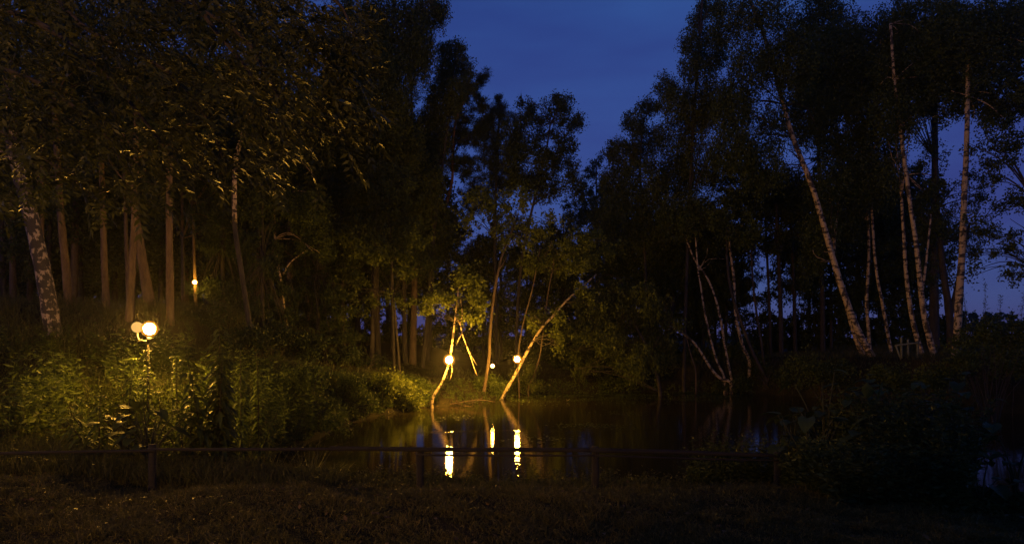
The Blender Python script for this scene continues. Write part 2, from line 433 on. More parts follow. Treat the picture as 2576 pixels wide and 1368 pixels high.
def halo_mat():  # see-through orange emitter that paints each lamp's halo
    if 'halo_glow' in bpy.data.materials: return bpy.data.materials['halo_glow']
    m, nt, b = new_mat('halo_glow'); nt.nodes.remove(b)
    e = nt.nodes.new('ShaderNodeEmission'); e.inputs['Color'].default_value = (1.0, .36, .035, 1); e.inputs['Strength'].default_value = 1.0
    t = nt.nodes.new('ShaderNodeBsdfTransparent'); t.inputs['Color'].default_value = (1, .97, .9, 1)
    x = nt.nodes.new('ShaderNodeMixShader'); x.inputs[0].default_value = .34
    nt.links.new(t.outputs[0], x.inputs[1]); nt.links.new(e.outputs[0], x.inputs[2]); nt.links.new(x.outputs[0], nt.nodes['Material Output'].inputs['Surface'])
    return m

def hanging_lamp(px, py, D, r, power, label, cable=0.35, hook=(0.12, 0.05)):
    c = P(px, py, D)
    e = empty('hanging_lamp', c, label, 'lamp', 'lit lamps around the pond')
    rb = r * .8
    m = MB(); sphere(m, (0, 0, 0), rb); m.build('bulb', glow_mat('lamp_glow', power / (math.pi * rb * rb)), e, smooth=True)
    m = MB(); sphere(m, (0, 0, 0), r * 1.45, 28, 18); m.build('globe', halo_mat(), e, smooth=True)  # glowing shell, the painted halo around the bulb
    r *= 1.3
    m = MB(); lathe(m, (0, 0, 0), [(0.006, r * 1.3), (r * 0.14, r * 1.22), (r * 0.2, r * 1.0), (r * 0.19, r * 0.95)]); m.build('cap', M['metal'], e)
    m = MB(); tube(m, [(0, 0, r * 1.3), (0.01, 0, r * 1.3 + cable * .5), (hook[0] * .3, hook[1] * .3, r * 1.3 + cable), (hook[0], hook[1], r * 1.3 + cable * 1.05)], [.006] * 4, 6, .1, 0); m.build('cable', M['metal'], e)
    return e

LP = {'L1': 58, 'L1b': 0.028, 'L2': 85, 'L3': 6, 'L4': 36, 'L5': 7, 'LB': 640}
# lamp on the left bank: a post with two globes, the right one far brighter
c = P(376, 827, 12.6); gz = H1(c[0], c[1])
e = empty('twin_globe_lamp', (c[0], c[1], gz - .05), 'brightest lamp on a low post among weeds on the left bank, two globes', 'lamp', 'lit lamps around the pond')
hz = c[2] - gz + .05
m = MB(); sphere(m, (0, 0, hz), .10, 24, 14); m.build('bulb', glow_mat('bright_glow', LP['L1'] / (math.pi * .10 ** 2)), e, smooth=True)
m = MB(); sphere(m, (0, 0, hz), .15, 28, 18); m.build('globe', halo_mat(), e, smooth=True)  # halo of the bright bulb, painted as a glowing shell
m = MB(); sphere(m, (-.235, .02, hz + .03), .10, 24, 14); o = m.build('globe', glow_mat('dim_glow', LP['L1b'] / (math.pi * .10 ** 2), (1.0, .55, .14)), e, smooth=True); o['label'] = 'dimmer, orange one of the two globes'
m = MB(); tube(m, [(-.02, 0, 0), (-.02, 0, hz - .22)], [.022, .02], 10, .4, 0); m.build('post', M['wood'], e)
m = MB(); tube(m, [(-.02, 0, hz - .24), (0, 0, hz - .16)], [.03, .045], 10, .1, 0); tube(m, [(-.02, 0, hz - .23), (-.2, 0, hz - .2), (-.235, .02, hz - .07)], [.014] * 3, 8, .1, 0); m.build('bracket', M['metal'], e)
hanging_lamp(1130, 905, 22.6, .135, LP['L2'], 'large glaring lamp hung low on the crooked birch over the water', .25, (.10, .1))
hanging_lamp(1239, 920, 25.3, .065, LP['L3'], 'smallest lamp beside the dark stem, between two brighter pond lamps', .5, (-.14, .05))
hanging_lamp(1301, 903, 25.0, .115, LP['L4'], 'bright lamp low behind the leaning lit birch trunk', .35, (.08, .1))
hanging_lamp(490, 710, 25.0, .075, LP['L5'], 'small lamp high on a trunk in the left wood', .3, (-.05, .1))
# yard lamp beside the photographer that lights the lawn and the near canopy
lx, ly = -10.0, -16.0; lz = H1(lx, ly)
e = empty('yard_lamp', (lx, ly, lz), 'tall post lamp standing on the lawn behind the photographer', 'lamp', 'lit lamps around the pond')
m = MB(); sphere(m, (0, 0, 5.0), .17, 24, 14); m.build('globe', glow_mat('yard_glow', LP['LB'] / (math.pi * .17 ** 2), (1.0, .46, .10)), e, smooth=True)
m = MB(); tube(m, [(0, 0, -.1), (0, 0, 4.8)], [.07, .045], 12, .5, 0); m.build('post', M['metal'], e)
m = MB(); lathe(m, (0, 0, 5.0), [(.01, .25), (.06, .22), (.09, .15), (.06, .15)]); m.build('cap', M['metal'], e)

# ------------------------------------------------------------------ trees
LAI = 2.7
def crown_mesh(mb, blobs, D, kind, lai=1.5, L=.09, W=.06, depth=1.0, base_d=None):
    """blobs: (px, py, rx, ry) seen from the viewpoint, filled with clumps of leaves in 3-D"""
    for bl in blobs:
        px, py, rx, ry = bl[:4]; k = bl[4] if len(bl) > 4 else 1.0
        dd = D + rng.uniform(-1, 1) * min(1.5, D * .04) if base_d is None else base_d
        c = P(px, py, dd); a = rx * dd / F; h = ry * dd / F; dp = max(a, h * .7) * depth
        area = math.pi * a * h
        N = int(LAI * lai * k * area / (0.5 * L * W))
        if kind == 'weep':
            n_s = max(8, int(N / 34)); per = 34
            u = rng.standard_normal((n_s, 3)); u /= np.linalg.norm(u, axis=1)[:, None]
            u *= rng.uniform(.25, 1.0, (n_s, 1)) ** .6
            sc = c + u * np.array([a, dp, h])
            ln = rng.uniform(.35, 1.25, n_s) * min(1.0, max(.35, h))
            t = rng.uniform(0, 1, (n_s, per))
            pos = sc[:, None, :] + rng.standard_normal((n_s, per, 3)) * np.array([.09, .09, .06])
            sw = rng.standard_normal((n_s, 1, 2)) * .12
            pos[:, :, 2] -= t * ln[:, None]; pos[:, :, :2] += t[:, :, None] * sw
            pos = pos.reshape(-1, 3); d = rng.standard_normal(pos.shape) * .6 + np.array([0, 0, -1.0])
            leaves(mb, pos, d, rng.uniform(.7, 1.25, len(pos)) * L, rng.uniform(.7, 1.2, len(pos)) * W)
        elif kind == 'pine':
            per = 34; n_s = max(10, int(N * 1.7 / per))
            u = rng.standard_normal((n_s, 3)); u /= np.linalg.norm(u, axis=1)[:, None]
            u *= rng.uniform(.2, 1.05, (n_s, 1)) ** .6
            # tufts gathered on a few branch ends
            nb = max(3, n_s // 12); hub = u[:nb]
            idx = rng.integers(0, nb, n_s); u = np.where(rng.random((n_s, 1)) < .7, hub[idx] + rng.standard_normal((n_s, 3)) * np.array([.22, .22, .12]), u)
            sc = c + u * np.array([a, dp, h])
            d = rng.standard_normal((n_s, per, 3)); d[:, :, 2] += .7; d /= np.linalg.norm(d, axis=2)[:, :, None]
            pos = sc[:, None, :] + d * .03 + rng.standard_normal((n_s, per, 3)) * .05
            leaves(mb, pos.reshape(-1, 3), d.reshape(-1, 3), rng.uniform(.10, .18, n_s * per), .022, .02)
        else:
            per = 26; n_s = max(8, int(N / per))
            u = rng.standard_normal((n_s, 3)); u /= np.linalg.norm(u, axis=1)[:, None]
            u *= rng.uniform(.15, 1.0, (n_s, 1)) ** .55
            nb = max(4, n_s // 10); hub = u[:nb] * rng.uniform(.8, 1.2, (nb, 1))
            idx = rng.integers(0, nb, n_s)
            u = np.where(rng.random((n_s, 1)) < .72, hub[idx] + rng.standard_normal((n_s, 3)) * .17, u)
            sc = c + u * np.array([a, dp, h])
            s = rng.uniform(.08, .22, (n_s, 1, 1))
            ax = rng.standard_normal((n_s, 1, 3)); ax /= np.linalg.norm(ax, axis=2)[:, :, None]
            t = rng.uniform(-1, 1, (n_s, per, 1))
            pos = sc[:, None, :] + ax * t * s * 1.8 + rng.standard_normal((n_s, per, 3)) * s * .45
            pos = pos.reshape(-1, 3); d = rng.standard_normal(pos.shape) + np.array([0, 0, -.35])
            leaves(mb, pos, d, rng.uniform(.65, 1.3, len(pos)) * L, rng.uniform(.7, 1.2, len(pos)) * W)

def tree(name, label, path, D, w0, w1, bark, crown, kind='leaf', mat='leaf', lai=1.5, L=.09, W=.06, group=None, lean=0.0, limbs=True, twigs=None, extra=None, shaded_foot=0, upper_mat='birch', cat='tree'):
    """path in view pixels from the foot up; w0, w1 stem widths in the same pixels"""
    pts = [P(px, py, D + lean * k / max(1, len(path) - 1)) for k, (px, py) in enumerate(path)]
    foot = pts[0].copy(); gz = H1(foot[0], foot[1])
    if foot[2] > gz + 0.05:
        foot[2] = gz - .1; pts = [foot] + pts
    else:
        pts[0][2] = min(pts[0][2], gz - .1) if abs(pts[0][2] - gz) < 1.5 else gz - .1
    n = len(pts); base = pts[0].copy(); base[2] = gz
    rad = [.78 * (w0 * (1 - k / (n - 1)) + w1 * k / (n - 1)) * D / F / 2 for k in range(n)]
    rad[0] *= 1.12
    e = empty(name, base, label, cat, group)
    m = MB(); tube(m, pts, rad, 12, .25, .035)
    for ex in (extra or []):
        q = [P(px, py, D) for px, py in ex[0]]
        tube(m, q, np.linspace(ex[1], ex[2], len(q)) * D / F / 2, 8, .2, .04)
    own = len(crown) > 5
    if shaded_foot:  # stem below stays dark, shade put into the bark colour
        k = shaded_foot; m2 = MB(); tube(m2, pts[k - 1:], [q * 1.04 for q in rad[k - 1:]], 12, .25, .035)
        m2.build('upper_stem', M[upper_mat], e, base, smooth=True)
    if own: m.build('trunk', M[bark], e, base, smooth=True)
    if crown:
        if limbs:
            if own: m = MB()
            for bl in crown:
                c = P(bl[0], bl[1], D)
                k = int(np.argmin([np.linalg.norm(c - q) + max(0, q[2] - c[2]) * .8 for q in pts]))
                a = pts[max(1, k)] if n > 1 else pts[k]
                for _ in range(3):
                    tgt = c + rng.standard_normal(3) * np.array([bl[2], bl[2], bl[3]]) * D / F * .45
                    mid = (a + tgt) / 2 + np.array([0, 0, .12]) * np.linalg.norm(tgt - a) + rng.standard_normal(3) * .12
                    r0 = min(rad[max(1, k)] * .4, .03)
                    tube(m, [a, mid, tgt], [r0, r0 * .6, .008], 5, .35, .03)
            m.build('branches', M['twig'], e, base) if own else m.build('trunk', M[bark], e, base, smooth=True)
        m = MB(); crown_mesh(m, crown, D, kind, lai, L, W)
        m.build('crown', M[mat], e, base)
    return e

# --- left side
GW = 'pines standing in the lit edge of the left wood'
tree('old_birch', 'thick old birch with broken black and white bark at left edge', [(140, 870), (122, 760), (108, 680), (88, 590), (66, 500), (38, 390), (26, 290), (22, 180), (0, 60), (-30, -120)], 16, 54, 32, 'old_birch',
     [(60, 40, 120, 100), (-60, 200, 120, 140), (150, -60, 160, 120), (-40, 420, 70, 90), (90, 470, 40, 50, .6)], 'leaf', 'birch_leaf', 1.2, .08, .055,
     extra=[([(22, 330), (5, 300), (-30, 270)], 12, 6)])
tree('birch_tree', 'birch with a kinked upper stem showing through the leaves top left', [(640, 900), (610, 700), (590, 560), (590, 440), (598, 380), (612, 335), (632, 260), (640, 180), (650, 60)], 20, 18, 10, 'dark_bark',
     [(430, 60, 110, 90), (300, 60, 90, 90), (600, 150, 110, 90), (700, 60, 120, 90), (560, 30, 90, 80), (760, 220, 90, 90), (660, 340, 50, 50, .8)], 'leaf', 'birch_leaf', 1.4, .08, .055, shaded_foot=4)
pn = [('pine with straight lit stem just right of the old birch', [(172, 762), (166, 680), (156, 580), (150, 500), (140, 300), (135, 60)], 20.0, 27, 16),
      ('slim pine behind the old birch, its stem lit from the side', [(108, 750), (106, 620), (106, 450), (104, 300)], 22.0, 13, 9),
      ('pine with a slightly bent lit stem, fourth trunk left of the bright lamp', [(268, 760), (263, 680), (260, 560), (255, 400), (250, 150)], 20.5, 23, 14),
      ('thin pine stem just left of the forked lit trunks', [(322, 770), (320, 680), (316, 560), (312, 400), (310, 200)], 21.5, 13, 9),
      ('lit pine rising right behind the bright lamp glare', [(325, 880), (328, 760), (333, 660), (338, 560), (342, 400), (345, 200)], 18.0, 28, 15),
      ('leaning broad pine trunk behind the bright lamp', [(395, 860), (378, 770), (364, 690), (350, 600), (335, 480), (330, 250)], 19.5, 40, 16),
      ('straight lit pine just right of the bright lamp', [(430, 890), (428, 780), (427, 680), (426, 560), (425, 380), (422, 180)], 18.5, 27, 17),
      ('dim slim pine carrying no lamp, left of the small high lamp', [(461, 780), (460, 700), (459, 600), (458, 400)], 24.0, 12, 9),
      ('slim pine stem on which the small high lamp hangs', [(493, 800), (491, 720), (488, 640), (485, 520), (480, 300)], 25.3, 10, 8)]
for lab, path, D, a, b_ in pn:
    t = path[-1]
    tree('pine_tree', lab, path, D, a, b_, 'lit_bark', [(t[0] + 5, t[1] + 30, 85, 90), (t[0] - 60, t[1] + 120, 60, 50, .8), (t[0] + 70, t[1] + 150, 60, 50, .8)], 'pine', 'needle', 1.2, group=GW)
GM = 'thin trunks along the middle of the wood edge'
tree('birch_tree', 'thin spotted birch stem between the left lamp and the pond', [(722, 830), (714, 770), (705, 700), (697, 655), (692, 600), (690, 520), (700, 380)], 24, 10, 7, 'birch',
     [(700, 420, 90, 70), (760, 520, 70, 60), (650, 500, 60, 60), (790, 600, 60, 50, .7)], 'leaf', 'leaf', 1.4, group=GM, extra=[([(712, 690), (730, 660), (770, 630)], 5, 2)])
for lab, path, D, a, b_ in [('short lit pine stem above the dark ledge left of the pond', [(776, 815), (774, 760), (770, 700), (765, 550)], 29, 8, 6),
                            ('dim thin pine stem right of the dark ledge', [(868, 930), (865, 850), (862, 760), (860, 600), (858, 400)], 27, 12, 8),
                            ('very dark thick pine at the pond wood edge', [(952, 960), (950, 850), (948, 760), (946, 600), (944, 420)], 30, 20, 14),
                            ('thin brown pine stem left of the pond lamps', [(992, 945), (990, 860), (988, 780), (984, 640), (980, 500)], 27, 9, 7),
                            ('dark stem behind the rounded pond bush', [(905, 950), (902, 860), (900, 740), (898, 600)], 33, 12, 9),
                            ('dark pine stem between the birch lamp and left wood', [(1022, 960), (1018, 850), (1016, 720), (1010, 560)], 31, 17, 12)]:
    t = path[-1]
    tree('pine_tree', lab, path, D, a, b_, 'bark' if a < 9 else 'dark_bark', [(t[0], t[1] - 20, 80, 70), (t[0] - 50, t[1] + 70, 60, 50, .9), (t[0] + 50, t[1] + 100, 60, 50, .9), (t[0] + 10, t[1] + 170, 50, 40, .5)], 'pine', 'needle', 1.1, group=GM)  # thicker unlit pines get darker bark, shade painted as colour
# spruces with low dark boughs
for k, (px, top, D, foot, lab) in enumerate([(660, 430, 23, 900, 'dark spruce with low sweeping boughs left of the thin birch'), (800, 480, 26, 890, 'dark spruce behind the tall weeds, boughs nearly to the ground'), (560, 380, 27, 850, 'dark spruce behind the small high lamp')]):
    bl = []
    for q in range(8):
        f = q / 7; w = 16 + 78 * f
        bl += [(px - w * .5, top + (foot - 60 - top) * f, w * .6, 28, .8), (px + w * .5, top + 12 + (foot - 60 - top) * f, w * .6, 28, .8)]
    tree('spruce_tree', lab, [(px, foot), (px, (foot + top) / 2), (px, top - 20)], D, 16, 4, 'dark_bark', bl, 'pine', 'needle', 2.0, group='dark spruces at the wood edge')
# tall crowns that frame the sky on the left
tree('weeping_birch', 'tallest weeping birch whose crown leaves the frame left of the sky', [(935, 950), (938, 800), (945, 600), (960, 350), (985, 100), (1000, -80)], 27, 16, 8, 'dark_bark',
     [(1000, 70, 95, 110), (1075, 15, 55, 40), (1105, 10, 28, 18, .8), (950, 230, 100, 130), (1010, 330, 60, 90), (905, 440, 90, 120), (960, 500, 70, 100), (880, 590, 60, 70, 1.1), (850, 300, 90, 120), (900, 60, 90, 90), (1050, 120, 45, 60, .8)], 'weep', 'birch_leaf', 2.1, .085, .055)
tree('weeping_birch', 'narrow weeping birch top in front of the sky, left of the pine top', [(1060, 960), (1075, 800), (1090, 600), (1115, 400), (1135, 250), (1148, 110)], 31, 14, 5, 'dark_bark',
     [(1148, 118, 26, 26), (1168, 160, 24, 30), (1125, 165, 30, 40), (1110, 240, 45, 60), (1150, 220, 26, 40, .8), (1085, 330, 50, 80), (1060, 450, 60, 80), (1090, 530, 40, 50, .7), (1115, 120, 16, 24), (1175, 200, 18, 30)], 'weep', 'birch_leaf', 2.3, .085, .055)
tree('pine_tree', 'pine with curved reddish stem and tufted top against the sky', [(1075, 960), (1080, 800), (1090, 660), (1102, 570), (1122, 515), (1137, 455), (1140, 390), (1148, 300), (1190, 215)], 33, 14, 5, 'dark_bark',
     [(1205, 205, 20, 26), (1185, 245, 32, 26), (1160, 290, 42, 32), (1215, 270, 24, 20), (1130, 345, 50, 36), (1185, 345, 44, 34), (1095, 400, 44, 30, .8), (1160, 410, 40, 34, .8), (1215, 330, 30, 30), (1222, 190, 12, 14), (1232, 300, 18, 18)], 'pine', 'needle', 1.9, shaded_foot=4, upper_mat='red_bark')
tree('pine_tree', 'broad dark pine behind the middle of the pond', [(1250, 960), (1248, 800), (1245, 600), (1250, 400), (1258, 260)], 35, 14, 6, 'dark_bark',
     [(1255, 268, 24, 24), (1275, 300, 30, 24), (1235, 330, 42, 40), (1270, 380, 50, 46), (1215, 420, 50, 44), (1265, 450, 50, 46), (1200, 500, 50, 44)], 'pine', 'needle', 2.0)
tree('aspen_tree', 'bushy aspen with rounded airy crown below the sky gap', [(1300, 970), (1300, 820), (1312, 660), (1340, 520), (1370, 400), (1385, 310)], 32, 12, 5, 'dark_bark',
     [(1335, 275, 36, 26), (1305, 320, 34, 34), (1408, 268, 32, 28), (1432, 305, 24, 24), (1378, 320, 46, 34, .8), (1325, 390, 60, 50), (1425, 365, 28, 30), (1390, 400, 46, 40), (1440, 420, 24, 30, .8), (1370, 460, 60, 46), (1440, 470, 34, 36, .7), (1300, 460, 50, 44), (1425, 255, 26, 16), (1452, 300, 10, 30)], 'leaf', 'leaf', 1.75, .10, .06)
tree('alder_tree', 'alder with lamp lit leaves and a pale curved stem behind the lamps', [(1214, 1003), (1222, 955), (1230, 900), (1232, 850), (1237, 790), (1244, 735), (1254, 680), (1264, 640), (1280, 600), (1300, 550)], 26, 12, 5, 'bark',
     [(1240, 515, 50, 36), (1305, 520, 56, 40), (1360, 560, 50, 38), (1275, 580, 46, 32), (1205, 490, 36, 34), (1340, 600, 44, 26, .8), (1180, 560, 40, 30, .7)], 'leaf', 'lit_leaf', .8, .11, .08,
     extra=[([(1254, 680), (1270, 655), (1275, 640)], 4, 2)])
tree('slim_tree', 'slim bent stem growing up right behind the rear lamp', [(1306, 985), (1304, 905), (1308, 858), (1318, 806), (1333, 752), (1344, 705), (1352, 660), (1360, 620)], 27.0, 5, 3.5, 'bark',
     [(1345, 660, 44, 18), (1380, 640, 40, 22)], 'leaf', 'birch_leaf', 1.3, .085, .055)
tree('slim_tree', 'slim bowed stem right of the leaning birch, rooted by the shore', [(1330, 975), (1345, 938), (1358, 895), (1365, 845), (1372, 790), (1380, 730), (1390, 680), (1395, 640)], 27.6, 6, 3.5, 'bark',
     [(1420, 655, 50, 24), (1480, 650, 44, 28), (1440, 610, 56, 34), (1510, 620, 40, 40, .8), (1400, 680, 36, 16), (1340, 672, 34, 14), (1460, 672, 40, 14)], 'leaf', 'lit_leaf', 1.3, .11, .07)
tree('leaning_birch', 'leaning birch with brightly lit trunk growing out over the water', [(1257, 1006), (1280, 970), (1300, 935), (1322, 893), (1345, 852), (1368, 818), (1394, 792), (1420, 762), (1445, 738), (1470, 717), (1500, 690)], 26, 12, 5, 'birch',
     [(1345, 815, 16, 12), (1335, 800, 12, 7), (1400, 845, 13, 15), (1410, 800, 15, 12), (1408, 870, 8, 8), (1365, 800, 10, 10), (1480, 735, 30, 26, .6), (1500, 770, 36, 24, .6)], 'leaf', 'lit_leaf', 1.1, .12, .07, lean=1.2)
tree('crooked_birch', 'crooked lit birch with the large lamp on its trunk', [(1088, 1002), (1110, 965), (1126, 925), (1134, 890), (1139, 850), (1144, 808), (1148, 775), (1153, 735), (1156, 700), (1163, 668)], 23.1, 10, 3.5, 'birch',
     [(1162, 690, 34, 26), (1190, 722, 26, 30), (1207, 760, 14, 18), (1112, 738, 28, 15), (1085, 752, 18, 14), (1074, 778, 10, 13), (1172, 797, 22, 10), (1196, 803, 20, 10), (1130, 755, 20, 10)], 'leaf', 'lit_leaf', 1.6, .12, .095,
     extra=[([(1148, 800), (1158, 815), (1163, 840), (1175, 872), (1185, 900), (1193, 925), (1201, 945)], 4, 2), ([(1175, 872), (1186, 895), (1200, 918)], 2.5, 1.2), ([(1163, 840), (1155, 850), (1148, 868)], 2.5, 1), ([(1132, 905), (1138, 930), (1132, 955)], 3, 1.5), ([(1158, 745), (1163, 790), (1158, 812)], 3, 2)])
tree('leafy_tree', 'low leafy tree whose lit boughs hang left of the crooked birch', [(1010, 990), (1000, 860), (990, 740), (985, 640)], 25.5, 8, 4, 'dark_bark',
     [(1000, 640, 56, 34), (945, 640, 50, 44), (1045, 600, 44, 26), (900, 600, 50, 46), (1020, 690, 40, 20, .8), (870, 680, 40, 40, .7), (960, 560, 46, 40), (930, 735, 50, 40, .6), (1010, 745, 36, 40, .5), (870, 770, 36, 36, .4)], 'leaf', 'birch_leaf', 1.0, .12, .08)
tree('distant_tree', 'small distant tree top in the notch of the sky gap', [(1500, 880), (1500, 600), (1500, 400)], 48, 10, 3, 'dark_bark',
     [(1500, 405, 14, 14), (1498, 440, 20, 30), (1520, 480, 24, 30), (1475, 480, 26, 34), (1500, 530, 50, 40), (1450, 540, 40, 40)], 'leaf', 'leaf', 1.6, .12, .08)
# hanging willow right of the lamps
tree('willow_tree', 'willow with lit hanging twigs drooping to the water right of the lamps', [(1660, 985), (1640, 900), (1590, 800), (1560, 700)], 27.5, 14, 6, 'dark_bark',
     [(1445, 825, 34, 24), (1490, 800, 44, 34), (1535, 840, 44, 40), (1440, 880, 18, 16, .8), (1480, 895, 34, 30), (1590, 820, 60, 50), (1600, 890, 60, 44), (1460, 935, 20, 18, .7), (1540, 740, 60, 44), (1620, 740, 60, 50), (1660, 860, 50, 50), (1470, 745, 40, 30, .7)], 'weep', 'birch_leaf', 1.3, .14, .05,
     extra=[([(1640, 800), (1690, 815), (1735, 850)], 3, 4)])

# --- right side: crowns
tree('birch_tree', 'lower birch crown forming the first step right of the sky gap', [(1640, 970), (1630, 800), (1620, 600), (1610, 420), (1620, 300)], 31, 12, 5, 'dark_bark',
     [(1538, 372, 18, 24), (1560, 350, 16, 12), (1595, 300, 34, 32), (1635, 262, 34, 22), (1575, 380, 40, 40), (1630, 340, 46, 46, .8), (1550, 440, 40, 44), (1620, 440, 66, 60), (1560, 530, 60, 60), (1640, 540, 66, 60), (1700, 430, 60, 60)], 'weep', 'birch_leaf', 2.0, .085, .055)
tree('birch_tree', 'birch crown with ragged edge just right of the open sky', [(1720, 960), (1725, 760), (1735, 500), (1745, 300), (1760, 100), (1770, -50)], 29.5, 13, 7, 'dark_bark',
     [(1675, 205, 30, 26), (1700, 240, 40, 40), (1735, 95, 24, 34), (1752, 40, 18, 30), (1785, 10, 34, 30), (1740, 160, 34, 40), (1790, 110, 46, 60), (1750, 260, 56, 60), (1800, 230, 50, 60, .8), (1700, 330, 50, 50, .8), (1760, 390, 70, 60), (1720, 520, 66, 60, .8)], 'weep', 'birch_leaf', 2.0, .085, .055)
B = 'white birches on the right bank'
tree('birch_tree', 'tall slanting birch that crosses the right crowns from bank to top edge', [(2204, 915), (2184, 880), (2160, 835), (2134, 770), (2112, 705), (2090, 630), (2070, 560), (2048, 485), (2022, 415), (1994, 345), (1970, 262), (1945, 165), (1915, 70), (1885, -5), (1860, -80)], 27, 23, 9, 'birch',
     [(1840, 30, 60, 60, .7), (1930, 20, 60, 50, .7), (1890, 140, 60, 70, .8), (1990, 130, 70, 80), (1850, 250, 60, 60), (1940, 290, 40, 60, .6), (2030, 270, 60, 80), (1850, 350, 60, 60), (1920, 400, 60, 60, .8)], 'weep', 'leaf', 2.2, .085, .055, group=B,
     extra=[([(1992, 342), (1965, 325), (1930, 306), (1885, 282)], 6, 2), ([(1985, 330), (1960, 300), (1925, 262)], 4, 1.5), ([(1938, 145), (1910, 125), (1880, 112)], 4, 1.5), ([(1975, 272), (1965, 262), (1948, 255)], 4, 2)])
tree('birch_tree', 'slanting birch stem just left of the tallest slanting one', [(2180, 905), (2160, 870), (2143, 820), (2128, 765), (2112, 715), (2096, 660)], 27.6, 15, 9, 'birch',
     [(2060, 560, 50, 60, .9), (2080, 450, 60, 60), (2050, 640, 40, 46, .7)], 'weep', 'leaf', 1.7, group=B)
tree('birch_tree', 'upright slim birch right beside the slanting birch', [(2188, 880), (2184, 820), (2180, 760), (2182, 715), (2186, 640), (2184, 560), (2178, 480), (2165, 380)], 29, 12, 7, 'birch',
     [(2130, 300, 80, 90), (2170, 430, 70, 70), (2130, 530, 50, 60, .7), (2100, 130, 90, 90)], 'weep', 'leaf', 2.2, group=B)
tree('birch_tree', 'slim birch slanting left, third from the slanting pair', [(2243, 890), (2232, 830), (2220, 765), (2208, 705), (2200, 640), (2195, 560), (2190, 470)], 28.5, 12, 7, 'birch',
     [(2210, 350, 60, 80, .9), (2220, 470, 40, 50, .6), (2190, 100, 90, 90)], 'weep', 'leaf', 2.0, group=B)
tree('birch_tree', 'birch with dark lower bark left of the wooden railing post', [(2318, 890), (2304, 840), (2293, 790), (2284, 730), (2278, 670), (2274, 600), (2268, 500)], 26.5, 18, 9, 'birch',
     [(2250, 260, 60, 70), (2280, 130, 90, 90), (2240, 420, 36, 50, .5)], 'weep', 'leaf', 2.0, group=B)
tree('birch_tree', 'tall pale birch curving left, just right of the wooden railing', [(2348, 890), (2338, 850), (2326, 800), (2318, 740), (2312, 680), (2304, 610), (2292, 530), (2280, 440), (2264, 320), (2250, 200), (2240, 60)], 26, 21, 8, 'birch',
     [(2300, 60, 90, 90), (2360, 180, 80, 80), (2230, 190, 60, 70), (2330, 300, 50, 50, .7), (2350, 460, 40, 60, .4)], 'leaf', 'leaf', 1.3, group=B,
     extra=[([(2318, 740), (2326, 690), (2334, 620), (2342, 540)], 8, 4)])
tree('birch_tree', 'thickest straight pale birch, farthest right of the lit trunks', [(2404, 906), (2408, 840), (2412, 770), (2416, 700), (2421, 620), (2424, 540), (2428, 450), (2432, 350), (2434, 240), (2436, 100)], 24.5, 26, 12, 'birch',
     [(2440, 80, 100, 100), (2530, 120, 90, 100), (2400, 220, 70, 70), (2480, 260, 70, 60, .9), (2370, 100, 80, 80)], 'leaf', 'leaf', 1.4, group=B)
tree('dark_tree', 'dark forked tree between the two palest right birches', [(2394, 890), (2390, 820), (2384, 760), (2374, 690), (2366, 620), (2358, 520), (2352, 400)], 28, 26, 12, 'dark_bark',
     [(2340, 400, 44, 50, .5), (2370, 540, 40, 70, .7), (2330, 560, 36, 60, .7), (2440, 480, 36, 60, .6), (2450, 600, 36, 50, .6), (2350, 680, 34, 50, .5)], 'leaf', 'leaf', 1.3, extra=[([(2390, 800), (2402, 740), (2418, 660), (2440, 560)], 12, 6)])
tree('leafy_tree', 'airy tree at the right edge with sky shining through its leaves', [(2650, 900), (2640, 700), (2600, 500), (2580, 250)], 24, 22, 10, 'dark_bark',
     [(2540, 380, 50, 50, .7), (2490, 440, 34, 44, .6), (2550, 510, 40, 40, .7), (2520, 590, 44, 34, .6), (2480, 640, 34, 20, .6), (2562, 680, 24, 30, .9), (2530, 280, 60, 50, .9), (2480, 560, 40, 40, .35), (2550, 620, 30, 26, .6), (2560, 200, 60, 90), (2440, 680, 30, 20, .4), (2460, 340, 40, 40, .5)], 'leaf', 'leaf', 1.5, .10, .065)
